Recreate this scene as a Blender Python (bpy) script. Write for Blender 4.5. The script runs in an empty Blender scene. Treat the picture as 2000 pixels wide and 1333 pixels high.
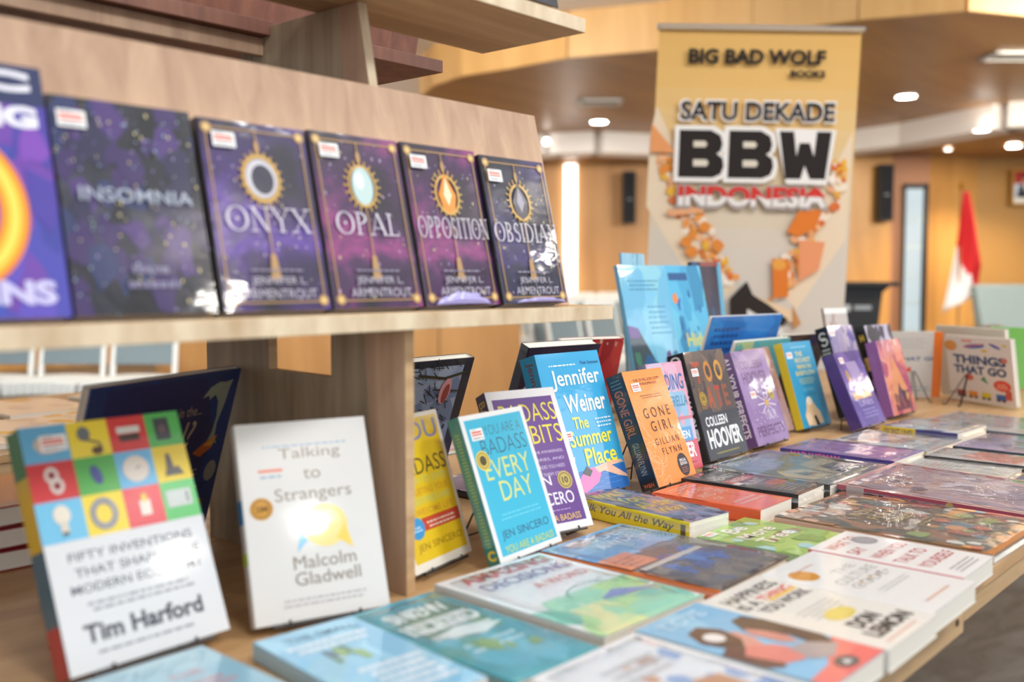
import bpy, bmesh, math, random
from mathutils import Vector, Matrix
S = bpy.context.scene
R = math.radians
T = 0.75                                   # table top height

# ------------------------------------------------------------ camera, world, exposure
cam = bpy.data.cameras.new('camera'); co = bpy.data.objects.new('camera', cam); S.collection.objects.link(co)
co.location = (0, 0, T + .35)
co.rotation_euler = (R(90 - 3.65), 0, R(-48.56))
cam.sensor_width = 36; cam.lens = 34.99; cam.clip_start = .02; cam.clip_end = 100
cam.dof.use_dof = True; cam.dof.focus_distance = 1.56; cam.dof.aperture_fstop = 2.7
S.camera = co
S.view_settings.view_transform = 'Standard'; S.view_settings.look = 'None'
S.view_settings.gamma = 1; S.view_settings.use_curve_mapping = False
S.view_settings.exposure = 0.56
wd = bpy.data.worlds.new('world'); S.world = wd; wd.use_nodes = True
wd.node_tree.nodes['Background'].inputs[0].default_value = (.93, .96, 1, 1)
wd.node_tree.nodes['Background'].inputs[1].default_value = .55
FW = Vector((.74960, .66188, 0)); RT = Vector((.66188, -.74960, 0))   # level view axis, level right axis
def hall(depth, side, z=0.0):
    """a spot in the hall: depth metres down the hall, side metres to the right of its axis"""
    return FW * depth + RT * side + Vector((0, 0, z))
def area(name, loc, size, power, col, target=None, shape='DISK', size_y=None):
    l = bpy.data.lights.new(name, 'AREA'); l.shape = shape; l.size = size
    if size_y: l.size_y = size_y
    l.energy = power; l.color = col
    o = bpy.data.objects.new(name, l); S.collection.objects.link(o); o.location = loc
    if target is not None:
        o.rotation_euler = (Vector(target) - Vector(loc)).to_track_quat('-Z', 'Y').to_euler()
    return o
# fill lamps added out of view, along with overhead and cove lighting
area('camera_side_fill', (-3.0, -2.9, 2.2), 3.2, 34, (.88, .94, 1), (1.2, 1.0, .8), 'RECTANGLE', 1.6)  # added fill that brightens covers and left-facing spines, no window there
area('aisle_fill', (5.0, -3.8, 2.1), 3.0, 28, (.9, .95, 1), (2.6, 1.0, .8), 'RECTANGLE', 1.4)  # unseen fill added for the far books, no window there
area('overhead_light', (.25, -1.05, 3.1), .7, 34, (.96, .98, 1), (.9, .7, .75), 'RECTANGLE', .6)
area('overhead_light', (2.6, -1.0, 3.1), .8, 38, (.96, .98, 1), (2.2, .7, .75), 'RECTANGLE', .6)  # another overhead lamp, added to light the far part of the row
area('overhead_light', (1.5, .3, 3.12), 2.4, 22, (.96, .98, 1), (1.6, .5, 0), 'RECTANGLE', .8)  # broad soft fill added above the flat books, stands in for ceiling bounce
area('hall_fill', hall(5.8, 5.2, 2.7), 2.0, 190, (1, .9, .76), hall(13, 3.4, 1.3), 'RECTANGLE', .5)  # unseen fill lamp added to brighten the back wall
area('hall_fill', hall(4.6, -2.0, 3.0), 2.0, 120, (1, .92, .8), hall(13, -1.5, 1.6), 'RECTANGLE', .8)  # unseen fill lamp added for the left part of the hall
area('cove_light', hall(5.2, 4.4, 3.1), 1.4, 7, (1, .9, .72), hall(7.4, 2.0, 2.9))
area('cove_light', hall(6.6, -.6, 3.1), 1.6, 16, (1, .9, .76), hall(8.6, .3, 2.95))
area('far_wall_fill', hall(9.0, -3.4, 2.9), 2.0, 90, (1, .95, .86), hall(13.2, -3.4, 2.6))  # unseen lamp added to lift the dark upper wall

# ------------------------------------------------------------ materials
def srgb(h):
    if isinstance(h, (tuple, list)): return tuple(h)[:3]
    h = h.lstrip('#'); h = ''.join(x + x for x in h) if len(h) == 3 else h; c = [int(h[i:i+2], 16) / 255 for i in (0, 2, 4)]
    return tuple(x / 12.92 if x <= .04045 else ((x + .055) / 1.055) ** 2.4 for x in c)
MATS = {}
def newmat(name):
    m = bpy.data.materials.new(name); m.use_nodes = True; MATS[name] = m
    nt = m.node_tree; return m, nt, nt.nodes['Principled BSDF']
def plain(name, col, rough=.5, metal=0, coat=0, spec=.5):
    if name in MATS: return MATS[name]
    m, nt, b = newmat(name)
    b.inputs['Base Color'].default_value = (*srgb(col), 1); b.inputs['Roughness'].default_value = rough
    b.inputs['Metallic'].default_value = metal; b.inputs['Coat Weight'].default_value = coat
    b.inputs['Specular IOR Level'].default_value = spec
    return m
def emis(name, col, st, base=.8):
    if name in MATS: return MATS[name]
    m, nt, b = newmat(name)
    b.inputs['Base Color'].default_value = (base, base, base, 1)
    b.inputs['Emission Color'].default_value = (*srgb(col), 1); b.inputs['Emission Strength'].default_value = st
    return m
def N(nt, t, **k):
    n = nt.nodes.new(t)
    for a, v in k.items(): setattr(n, a, v)
    return n
def wrapbump(nt, b, strength=.25, scale=14):
    tc = N(nt, 'ShaderNodeTexCoord'); mp = N(nt, 'ShaderNodeMapping'); mp.inputs['Scale'].default_value = (1, 1.6, 1)
    mp.inputs['Rotation'].default_value = (0, 0, .5)
    n1 = N(nt, 'ShaderNodeTexNoise'); n1.inputs['Scale'].default_value = scale; n1.inputs['Detail'].default_value = 3
    bp = N(nt, 'ShaderNodeBump'); bp.inputs['Strength'].default_value = strength; bp.inputs['Distance'].default_value = .004
    L = nt.links
    L.new(tc.outputs['Object'], mp.inputs[0]); L.new(mp.outputs[0], n1.inputs['Vector'])
    L.new(n1.outputs['Fac'], bp.inputs['Height']); L.new(bp.outputs[0], b.inputs['Coat Normal'])
def covermat(name, bump=.25, coat=1.0, nebula=None, nscale=9):
    m, nt, b = newmat(name); L = nt.links
    b.inputs['Roughness'].default_value = .45; b.inputs['Specular IOR Level'].default_value = .3
    b.inputs['Coat Weight'].default_value = coat; b.inputs['Coat Roughness'].default_value = .07
    if nebula:
        tc = N(nt, 'ShaderNodeTexCoord'); n1 = N(nt, 'ShaderNodeTexNoise'); n1.inputs['Scale'].default_value = nscale
        n1.inputs['Detail'].default_value = 5; n1.inputs['Distortion'].default_value = .5
        cr = N(nt, 'ShaderNodeValToRGB'); L.new(tc.outputs['Object'], n1.inputs['Vector']); L.new(n1.outputs['Fac'], cr.inputs[0])
        e = cr.color_ramp.elements
        for i, (p, c) in enumerate(nebula):
            el = e[i] if i < 2 else e.new(p)
            el.position = p; el.color = (*srgb(c), 1)
        L.new(cr.outputs[0], b.inputs['Base Color'])
    else:
        at = N(nt, 'ShaderNodeAttribute', attribute_name='Col'); L.new(at.outputs['Color'], b.inputs['Base Color'])
    if bump: wrapbump(nt, b, bump)
    return m
COVER = covermat('glossy_printed_cover', .12)
MATTE = covermat('matte_printed_cover', .1, .35)
SMOOTH = covermat('smooth_laminated_cover', .05)
PURPLE = covermat('starry_purple_cover', .25, 1, ((.36, '#191628'), (.5, '#3a2560'), (.58, '#5a3a96'), (.68, '#2a2350')), 11)
MAGENTA = covermat('starry_magenta_cover', .25, 1, ((.36, '#1d1526'), (.5, '#44204e'), (.6, '#8a3674'), (.7, '#3a2148')), 12)
NIGHT = covermat('starry_night_cover', .25, 1, ((.34, '#15161f'), (.5, '#262744'), (.6, '#3c2f66'), (.7, '#1a2136')), 13)
SLATE = covermat('slate_starry_cover', .25, 1, ((.34, '#141519'), (.52, '#2a2c38'), (.62, '#3f4150'), (.72, '#22242e')), 10)
DUSTY = covermat('misty_printed_cover', .3, 1, ((.3, '#6d5464'), (.45, '#b9939c'), (.55, '#8a7590'), (.68, '#d8b8b4')), 8)
EARTH = covermat('earthy_printed_cover', .3, 1, ((.34, '#4c3426'), (.48, '#7a4f30'), (.56, '#a8683c'), (.68, '#4a4634')), 14)
SUNSET = covermat('sunset_cover', .2, 1, ((.3, '#7a3a58'), (.45, '#c25a6c'), (.58, '#e69a6a'), (.7, '#b0506a')), 12)
CITY = covermat('city_printed_cover', .3, 1, ((.34, '#3a3740'), (.46, '#6d5f5a'), (.55, '#4c67a0'), (.66, '#8a8078')), 15)
SKYB = covermat('sky_blue_cover', .3, 1, ((.3, '#6fb6d8'), (.5, '#8ac8e4'), (.62, '#a8d6ea'), (.75, '#7fbfdc')), 5)
TEAL = covermat('teal_sea_cover', .3, 1, ((.3, '#2f8fa0'), (.5, '#3fa6b4'), (.6, '#5f9a86'), (.72, '#4bb4c8')), 8)
PASTEL = covermat('pastel_printed_cover', .3, 1, ((.3, '#c8b8c8'), (.45, '#e8e0da'), (.56, '#b4c8d4'), (.68, '#dcc0b4')), 10)
def wood(name, c1, c2, rough=.6, scale=(1, 1, 14), nsc=3.0, coat=0):
    m, nt, b = newmat(name); L = nt.links
    tc = N(nt, 'ShaderNodeTexCoord'); mp = N(nt, 'ShaderNodeMapping')
    mp.inputs['Scale'].default_value = scale
    n1 = N(nt, 'ShaderNodeTexNoise'); n1.inputs['Scale'].default_value = nsc; n1.inputs['Detail'].default_value = 6; n1.inputs['Roughness'].default_value = .6
    n1.inputs['Distortion'].default_value = .6
    cr = N(nt, 'ShaderNodeValToRGB'); e = cr.color_ramp.elements
    e[0].position = .32; e[0].color = (*srgb(c1), 1); e[1].position = .68; e[1].color = (*srgb(c2), 1)
    bp = N(nt, 'ShaderNodeBump'); bp.inputs['Strength'].default_value = .15; bp.inputs['Distance'].default_value = .001
    L.new(tc.outputs['Object'], mp.inputs[0]); L.new(mp.outputs[0], n1.inputs['Vector']); L.new(n1.outputs['Fac'], cr.inputs[0])
    L.new(cr.outputs[0], b.inputs['Base Color']); L.new(n1.outputs['Fac'], bp.inputs['Height']); L.new(bp.outputs[0], b.inputs['Normal'])
    b.inputs['Roughness'].default_value = rough; b.inputs['Coat Weight'].default_value = coat
    return m
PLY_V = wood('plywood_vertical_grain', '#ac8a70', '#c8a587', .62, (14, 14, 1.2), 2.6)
PLY_X = wood('plywood_long_grain', '#b08d66', '#d2b083', .6, (1, 12, 12), 2.4)
PLY_TBL = wood('table_plywood', '#b48a5c', '#d0a878', .5, (1.2, 12, 12), 2.2, .15)
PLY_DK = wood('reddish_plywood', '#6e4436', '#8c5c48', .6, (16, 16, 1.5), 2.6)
PLY_GR = wood('panel_plywood', '#8f7c64', '#b3a084', .62, (14, 14, 1.3), 2.4)
def plyedge():
    m, nt, b = newmat('plywood_edge'); L = nt.links
    tc = N(nt, 'ShaderNodeTexCoord'); mp = N(nt, 'ShaderNodeMapping'); mp.inputs['Scale'].default_value = (3, 3, 1)
    n1 = N(nt, 'ShaderNodeTexNoise'); n1.inputs['Scale'].default_value = 12; n1.inputs['Detail'].default_value = 5
    cr = N(nt, 'ShaderNodeValToRGB'); e = cr.color_ramp.elements
    e[0].position = .3; e[0].color = (*srgb('#c0a684'), 1); e[1].position = .66; e[1].color = (*srgb('#e2d0b2'), 1)
    L.new(tc.outputs['Object'], mp.inputs[0]); L.new(mp.outputs[0], n1.inputs['Vector']); L.new(n1.outputs['Fac'], cr.inputs[0]); L.new(cr.outputs[0], b.inputs['Base Color'])
    b.inputs['Roughness'].default_value = .7; return m
EDGE = plyedge()
def slats(name, c1, c2, freq):
    m, nt, b = newmat(name); L = nt.links
    tc = N(nt, 'ShaderNodeTexCoord'); mp = N(nt, 'ShaderNodeMapping'); mp.inputs['Scale'].default_value = (freq, freq, .3)
    w = N(nt, 'ShaderNodeTexWave'); w.wave_type = 'BANDS'; w.bands_direction = 'X'; w.inputs['Scale'].default_value = 1; w.inputs['Distortion'].default_value = 0
    n1 = N(nt, 'ShaderNodeTexNoise'); n1.inputs['Scale'].default_value = .35; n1.inputs['Detail'].default_value = 4
    mx = N(nt, 'ShaderNodeMix', data_type='RGBA'); cr = N(nt, 'ShaderNodeValToRGB'); e = cr.color_ramp.elements
    e[0].position = .05; e[0].color = (*srgb(c1), 1); e[1].position = .3; e[1].color = (*srgb(c2), 1)
    L.new(tc.outputs['Object'], mp.inputs[0]); L.new(mp.outputs[0], w.inputs['Vector']); L.new(tc.outputs['Object'], n1.inputs['Vector'])
    L.new(w.outputs['Fac'], cr.inputs[0]); L.new(cr.outputs[0], b.inputs['Base Color'])
    b.inputs['Roughness'].default_value = .45; return m
PANEL = wood('golden_wall_panel', '#b9833f', '#d6a055', .4, (3, 3, .35), 1.2)
PANEL_D = wood('amber_wall_panel', '#ab7b48', '#c69660', .4, (3, 3, .35), 1.2)
SLAT = slats('slatted_wall_panel', '#7d5728', '#b98c4a', 11)
SLAT_P = slats('rosy_slatted_wall_panel', '#8f5f40', '#bd8660', 11)
CEIL_B = wood('brown_ceiling_veneer', '#8f6640', '#a97c4c', .42, (.4, 3, 1), 1.0)
FASC = wood('gold_fascia_veneer', '#c79a5c', '#dfb477', .45, (3, 3, .4), 1.1)
CREAM = plain('cream_paint', '#ece2cc', .7)
WHITE_P = plain('white_ceiling_paint', '#efeae6', .7)
PAPER = plain('book_paper', '#e3ddd0', .8)
WIRE = plain('black_wire', '#0e0e10', .35, 0, .3)
BLACK = plain('black_plastic', '#15161a', .5)
def floormat():
    m, nt, b = newmat('grey_marbled_floor'); L = nt.links
    tc = N(nt, 'ShaderNodeTexCoord'); n1 = N(nt, 'ShaderNodeTexNoise'); n1.inputs['Scale'].default_value = 3.5; n1.inputs['Detail'].default_value = 7; n1.inputs['Distortion'].default_value = 1.2
    mp = N(nt, 'ShaderNodeMapping'); mp.inputs['Scale'].default_value = (1, 2.5, 1)
    cr = N(nt, 'ShaderNodeValToRGB'); e = cr.color_ramp.elements
    e[0].position = .35; e[0].color = (*srgb('#4c4f50'), 1); e[1].position = .7; e[1].color = (*srgb('#7c7f80'), 1)
    L.new(tc.outputs['Object'], mp.inputs[0]); L.new(mp.outputs[0], n1.inputs['Vector']); L.new(n1.outputs['Fac'], cr.inputs[0]); L.new(cr.outputs[0], b.inputs['Base Color'])
    b.inputs['Roughness'].default_value = .35; return m
FLOOR = floormat()
def sheetmat():
    m, nt, b = newmat('clear_shrink_film'); L = nt.links
    nt.nodes.remove(b); out = nt.nodes['Material Output']
    tr = N(nt, 'ShaderNodeBsdfTransparent'); gl = N(nt, 'ShaderNodeBsdfGlossy'); gl.inputs['Roughness'].default_value = .06
    mix = N(nt, 'ShaderNodeMixShader'); fr = N(nt, 'ShaderNodeFresnel'); fr.inputs['IOR'].default_value = 1.25
    n1 = N(nt, 'ShaderNodeTexNoise'); n1.inputs['Scale'].default_value = 30; n1.inputs['Detail'].default_value = 3
    tc = N(nt, 'ShaderNodeTexCoord'); bp = N(nt, 'ShaderNodeBump'); bp.inputs['Strength'].default_value = .6; bp.inputs['Distance'].default_value = .004
    L.new(tc.outputs['Object'], n1.inputs['Vector']); L.new(n1.outputs['Fac'], bp.inputs['Height']); L.new(bp.outputs[0], gl.inputs['Normal'])
    L.new(bp.outputs[0], fr.inputs['Normal'])
    df = N(nt, 'ShaderNodeBsdfDiffuse'); df.inputs['Color'].default_value = (.9, .92, .95, 1); m0 = N(nt, 'ShaderNodeMixShader'); m0.inputs[0].default_value = .09
    L.new(tr.outputs[0], m0.inputs[1]); L.new(df.outputs[0], m0.inputs[2])
    L.new(fr.outputs[0], mix.inputs[0]); L.new(m0.outputs[0], mix.inputs[1]); L.new(gl.outputs[0], mix.inputs[2]); L.new(mix.outputs[0], out.inputs[0])
    return m
FILM = sheetmat()

# ------------------------------------------------------------ object helpers
def tag(o, label=None, cat=None, group=None, kind=None):
    if label: o['label'] = label
    if cat: o['category'] = cat
    if group: o['group'] = group
    if kind: o['kind'] = kind
    return o
def empty(name, loc=(0, 0, 0), rz=0, **k):
    o = bpy.data.objects.new(name, None); o.empty_display_size = .05; S.collection.objects.link(o)
    o.location = loc; o.rotation_euler = (0, 0, rz); tag(o, **k); return o
class MB:
    """collects polygons, boxes and tubes and links them as one mesh object"""
    def __init__(s): s.v = []; s.f = []; s.c = []; s.m = []
    def poly(s, pts, c=None, m=0):
        b = len(s.v); s.v += [tuple(p) for p in pts]; s.f.append(tuple(range(b, b + len(pts)))); s.c.append(c); s.m.append(m)
    def box(s, a, b, c=None, m=0, M=None):
        (x0, y0, z0), (x1, y1, z1) = a, b
        P = [(x0, y0, z0), (x1, y0, z0), (x1, y1, z0), (x0, y1, z0), (x0, y0, z1), (x1, y0, z1), (x1, y1, z1), (x0, y1, z1)]
        if M is not None: P = [tuple(M @ Vector(p)) for p in P]
        b0 = len(s.v); s.v += P
        for q in ((0, 3, 2, 1), (4, 5, 6, 7), (0, 1, 5, 4), (1, 2, 6, 5), (2, 3, 7, 6), (3, 0, 4, 7)):
            s.f.append(tuple(b0 + i for i in q)); s.c.append(c); s.m.append(m)
        return s
    def prism(s, pts, d, c=None, m=0, medge=None):
        """pts: closed planar outline (3D), d: extrusion vector"""
        d = Vector(d); A = [Vector(p) for p in pts]; B = [p + d for p in A]; n = len(A)
        nrm = Vector((0, 0, 0))
        for i in range(n): nrm += A[i].cross(A[(i + 1) % n])
        if nrm.dot(d) > 0: A.reverse(); B.reverse()
        b0 = len(s.v); s.v += [tuple(p) for p in A + B]
        s.f.append(tuple(range(b0, b0 + n))); s.c.append(c); s.m.append(m)
        s.f.append(tuple(b0 + n + i for i in reversed(range(n)))); s.c.append(c); s.m.append(m)
        for i in range(n):
            j = (i + 1) % n; s.f.append((b0 + j, b0 + i, b0 + n + i, b0 + n + j)); s.c.append(c); s.m.append(m if medge is None else medge)
        return s
    def tube(s, pts, r, n=6, m=0, c=None, r2=None, caps=True):
        P = [Vector(p) for p in pts]; rings = []; L = len(P); up = None
        for i, p in enumerate(P):
            t = (P[min(i + 1, L - 1)] - P[max(i - 1, 0)]).normalized()
            if up is None or abs(up.dot(t)) > .95: up = Vector((0, 0, 1)) if abs(t.z) < .9 else Vector((1, 0, 0))
            a = t.cross(up).normalized(); b = a.cross(t).normalized(); up = b
            rr = r if r2 is None else r + (r2 - r) * i / (L - 1)
            ring = []
            for k in range(n):
                th = 2 * math.pi * k / n; ring.append(len(s.v)); s.v.append(tuple(p + (a * math.cos(th) + b * math.sin(th)) * rr))
            rings.append(ring)
        for i in range(L - 1):
            for k in range(n):
                q = (rings[i][k], rings[i][(k + 1) % n], rings[i + 1][(k + 1) % n], rings[i + 1][k])
                s.f.append(q); s.c.append(c); s.m.append(m)
        if caps:
            s.f.append(tuple(reversed(rings[0]))); s.c.append(c); s.m.append(m); s.f.append(tuple(rings[-1])); s.c.append(c); s.m.append(m)
        return s
    def lathe(s, prof, n=20, c=None, m=0, M=None):
        rings = []
        for (r_, z) in prof:
            ring = []
            for k in range(n):
                th = 2 * math.pi * k / n; p = Vector((r_ * math.cos(th), r_ * math.sin(th), z))
                if M is not None: p = M @ p
                ring.append(len(s.v)); s.v.append(tuple(p))
            rings.append(ring)
        for i in range(len(rings) - 1):
            for k in range(n):
                s.f.append((rings[i][k], rings[i][(k + 1) % n], rings[i + 1][(k + 1) % n], rings[i + 1][k])); s.c.append(c); s.m.append(m)
        s.f.append(tuple(reversed(rings[0]))); s.c.append(c); s.m.append(m); s.f.append(tuple(rings[-1])); s.c.append(c); s.m.append(m)
        return s
    def build(s, name, mats, parent=None, bevel=0, smooth=False, loc=None, **k):
        me = bpy.data.meshes.new(name); me.from_pydata(s.v, [], s.f)
        if not isinstance(mats, (list, tuple)): mats = [mats]
        for m in mats: me.materials.append(m)
        me.polygons.foreach_set('material_index', s.m)
        if any(c is not None for c in s.c):
            ca = me.color_attributes.new('Col', 'FLOAT_COLOR', 'CORNER'); buf = []
            for f, c in zip(s.f, s.c):
                c4 = list(c or (.5, .5, .5)) + [1.0]; buf += c4 * len(f)
            ca.data.foreach_set('color', buf)
        if smooth: me.polygons.foreach_set('use_smooth', [True] * len(s.f))
        me.update()
        o = bpy.data.objects.new(name, me); S.collection.objects.link(o)
        if parent is not None: o.parent = parent
        if loc is not None: o.location = loc
        if bevel:
            b = o.modifiers.new('bevel', 'BEVEL'); b.width = bevel; b.segments = 2; b.limit_method = 'ANGLE'
        tag(o, **k); return o

# ------------------------------------------------------------ flat artwork (printed on a face)
_tc = {}
def textmesh(s, bold, italic):
    key = (s, bold, italic)
    if key in _tc: return _tc[key]
    cu = bpy.data.curves.new('txt', 'FONT'); cu.body = s; cu.size = 1; cu.resolution_u = 3
    cu.offset = bold; cu.shear = italic; cu.align_x = 'LEFT'
    ob = bpy.data.objects.new('txt', cu); me = ob.to_mesh()
    vs = [(v.co.x, v.co.y) for v in me.vertices]; fs = [tuple(p.vertices) for p in me.polygons]
    ob.to_mesh_clear(); bpy.data.objects.remove(ob); bpy.data.curves.remove(cu)
    if vs:
        x0 = min(v[0] for v in vs); x1 = max(v[0] for v in vs); y0 = min(v[1] for v in vs); y1 = max(v[1] for v in vs)
        vs = [((x - x0) / max(x1 - x0, 1e-6), (y - y0) / max(y1 - y0, 1e-6)) for x, y in vs]
    _tc[key] = (vs, fs); return _tc[key]
class Art:
    """draws in 0..1 x 0..1 on a face given by origin, right, up, normal"""
    STEP = 3e-5
    def __init__(s, mb, o, u, v, n, m=0): s.mb = mb; s.o = Vector(o); s.u = Vector(u); s.v = Vector(v); s.n = Vector(n); s.k = 1; s.m = m
    def P(s, x, y): return s.o + s.u * x + s.v * y + s.n * (s.k * s.STEP)
    def poly(s, pts, c):
        a = 0
        for i in range(len(pts)): a += pts[i][0] * pts[(i + 1) % len(pts)][1] - pts[(i + 1) % len(pts)][0] * pts[i][1]
        if a < 0: pts = pts[::-1]
        s.mb.poly([s.P(*p) for p in pts], srgb(c), s.m); s.k += 1; return s
    def rect(s, x0, y0, x1, y1, c): return s.poly([(x0, y0), (x1, y0), (x1, y1), (x0, y1)], c)
    def frame(s, x0, y0, x1, y1, w, c, wy=None):
        wy = wy or w
        s.rect(x0, y0, x1, y0 + wy, c).rect(x0, y1 - wy, x1, y1, c).rect(x0, y0, x0 + w, y1, c); return s.rect(x1 - w, y0, x1, y1, c)
    def ell(s, x, y, rx, ry, c, n=20, a0=0, a1=360, rot=0):
        pts = []
        for i in range(n + (a1 - a0 < 360)):
            t = R(a0 + (a1 - a0) * i / n); px, py = rx * math.cos(t), ry * math.sin(t); cr, sr = math.cos(rot), math.sin(rot)
            pts.append((x + px * cr - py * sr, y + px * sr + py * cr))
        return s.poly(pts, c)
    def ring(s, x, y, rx, ry, w, c, n=20, a0=0, a1=360, wy=None):
        wy = wy or w * ry / rx; s_ = s
        for i in range(n):
            t0, t1 = R(a0 + (a1 - a0) * i / n), R(a0 + (a1 - a0) * (i + 1) / n); q = []
            for t, f in ((t0, 0), (t1, 0), (t1, 1), (t0, 1)):
                q.append(s.P(x + (rx + w * f) * math.cos(t), y + (ry + wy * f) * math.sin(t)))
            s.mb.poly(q[::-1], srgb(c), s.m)
        s.k += 1; return s_
    def line(s, pts, w, c, asp=None):
        asp = asp if asp is not None else s.u.length / s.v.length
        for (x0, y0), (x1, y1) in zip(pts[:-1], pts[1:]):
            dx, dy = (x1 - x0) * asp, (y1 - y0); l = math.hypot(dx, dy) or 1; nx, ny = -dy / l * w / 2 / asp, dx / l * w / 2
            q = [(x0 + nx, y0 + ny), (x0 - nx, y0 - ny), (x1 - nx, y1 - ny), (x1 + nx, y1 + ny)]
            s.mb.poly([s.P(*p) for p in q], srgb(c), s.m)
        s.k += 1; return s
    def text(s, t, x0, y0, x1, y1, c, bold=0.0, italic=0.0, rot=0, skew=0, cut=None):
        vs, fs = textmesh(t, bold, italic)
        if not vs: return s
        b = len(s.mb.v)
        for (a, d) in vs:
            if cut is not None: d = max(d, cut + .1 * math.sin(a * 9))
            if rot == -90: X, Y = x0 + (x1 - x0) * d, y1 - (y1 - y0) * a
            else: X, Y = x0 + (x1 - x0) * a, y0 + (y1 - y0) * d + skew * a
            s.mb.v.append(tuple(s.P(X, Y)))
        cc = srgb(c)
        for f in fs: s.mb.f.append(tuple(b + i for i in f)); s.mb.c.append(cc); s.mb.m.append(s.m)
        s.k += 1; return s
    def serif(s, t, x0, y0, x1, y1, c):
        """roman capitals with thick and thin strokes and serifs"""
        G = {'O': .95, 'N': .85, 'Y': .8, 'X': .82, 'P': .66, 'A': .86, 'L': .62, 'S': .58, 'I': .3, 'T': .7, 'B': .66, 'D': .82}
        K = {'N': [(.16, 0, .16, 1, .05), (.16, 1, .84, 0, .13), (.84, 0, .84, 1, .05)], 'Y': [(.06, 1, .5, .45, .13), (.94, 1, .5, .45, .05), (.5, .5, .5, 0, .12)],
             'X': [(.1, 1, .9, 0, .14), (.9, 1, .1, 0, .05)], 'P': [(.2, 0, .2, 1, .15)], 'A': [(.08, 0, .5, 1, .05), (.5, 1, .92, 0, .14), (.25, .32, .75, .32, .04)], 'L': [(.22, 0, .22, 1, .16), (.2, .03, .95, .03, .05), (.93, 0, .93, .22, .05)],
             'I': [(.5, 0, .5, 1, .36)], 'T': [(.5, 0, .5, 1, .14), (.04, .97, .96, .97, .05), (.06, .8, .06, 1, .05), (.94, .8, .94, 1, .05)], 'B': [(.2, 0, .2, 1, .15)], 'D': [(.18, 0, .18, 1, .13)]}
        F = {'N': [(.16, 1), (.84, 1), (.16, 0)], 'Y': [(.08, 1), (.92, 1), (.5, 0)], 'X': [(.12, 1), (.88, 1), (.12, 0), (.88, 0)], 'P': [(.2, 0), (.2, 1)], 'A': [(.08, 0), (.92, 0)], 'L': [(.22, 1), (.22, 0)], 'I': [(.5, 0), (.5, 1)], 'T': [(.5, 0)], 'B': [(.2, 0), (.2, 1)], 'D': [(.18, 0), (.18, 1)]}
        tot = sum(G[ch] for ch in t) + .1 * (len(t) - 1); X = x0; H = y1 - y0
        for ch in t:
            w = G[ch] / tot * (x1 - x0); hw = .5 * w / G[ch]
            def arc(cx, cy, rx, ry, a0, a1, thin, thick, n=14):
                for i in range(n):
                    q = []
                    for aa, sg in ((a0 + (a1 - a0) * i / n, 1), (a0 + (a1 - a0) * (i + 1) / n, 1), (a0 + (a1 - a0) * (i + 1) / n, -1), (a0 + (a1 - a0) * i / n, -1)):
                        th = R(aa); tk = (thin + (thick - thin) * abs(math.cos(th)) ** 1.5) / 2
                        q.append((X + w * (cx + (rx + sg * tk) * math.cos(th)), y0 + H * (cy + (ry + sg * tk * .8) * math.sin(th))))
                    ar = sum(q[k][0] * q[(k + 1) % 4][1] - q[(k + 1) % 4][0] * q[k][1] for k in range(4))
                    s.mb.poly([s.P(*p) for p in (q if ar > 0 else q[::-1])], srgb(c), s.m)
            for (a, b, d, e, tk) in K.get(ch, []):
                if b == e: s.rect(X + w * a, y0 + H * (b - tk / 2), X + w * d, y0 + H * (b + tk / 2), c)
                else: s.poly([(X + w * (a - tk / 2), y0 + H * b), (X + w * (a + tk / 2), y0 + H * b), (X + w * (d + tk / 2), y0 + H * e), (X + w * (d - tk / 2), y0 + H * e)], c)
            for a, b in F.get(ch, []):
                l = .16 / G[ch]; s.rect(X + w * (a - l), y0 + H * (b - .0 if b == 0 else b - .045), X + w * (a + l), y0 + H * (b + .045 if b == 0 else b), c)
            s.k += 1
            if ch == 'O': arc(.5, .5, .44, .48, 0, 360, .05, .13, 28); s.k += 1; s.ell(X + w * .5, y0 + H * .5, w * .07, H * .07, c, 10)
            if ch == 'P': arc(.3, .74, .5, .24, -90, 90, .06, .16)
            if ch == 'B': arc(.3, .76, .42, .21, -90, 90, .06, .15); arc(.3, .27, .52, .25, -90, 90, .06, .16)
            if ch == 'D': arc(.25, .5, .62, .48, -90, 90, .05, .14)
            if ch == 'S': arc(.5, .74, .32, .23, 20, 270, .07, .16); arc(.5, .27, .36, .25, -160, 90, .07, .17)
            s.k += 1; X += w + .1 / tot * (x1 - x0)
        return s
    def lines(s, x0, y0, x1, y1, n, c, fill=.5, seed=1, ragged=.3):
        """n lines of small unreadable print"""
        rd = random.Random(seed); h = (y1 - y0) / n
        for i in range(n):
            xa, xb = x0 + rd.random() * ragged * (x1 - x0) * .3, x1 - rd.random() * ragged * (x1 - x0) * .4; x = xa; y = y1 - (i + 1) * h
            while x < xb:
                w = (.02 + .05 * rd.random()) * (1 if x1 - x0 > .4 else .8); e = min(x + w, xb)
                s.mb.poly([s.P(x, y), s.P(e, y), s.P(e, y + h * fill), s.P(x, y + h * fill)], srgb(c), s.m); x = e + .012
        s.k += 1; return s
    def blobs(s, x0, y0, x1, y1, n, cols, size, seed=1, ar=1.0):
        rd = random.Random(seed)
        for i in range(n):
            x, y = x0 + (x1 - x0) * rd.random(), y0 + (y1 - y0) * rd.random(); r = size * (.5 + rd.random()); k = rd.randint(5, 9); rot = rd.random() * 6.28
            pts = []
            for j in range(k):
                t = 6.283 * j / k; q = r * (.6 + .6 * rd.random())
                X, Y = x + q * math.cos(t + rot) * ar, y + q * math.sin(t + rot)
                pts.append((min(max(X, x0), x1), min(max(Y, y0), y1)))
            s.mb.poly([s.P(*p) for p in pts], srgb(cols[rd.randrange(len(cols))]), s.m); s.k += .4
        s.k += 1; return s
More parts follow.
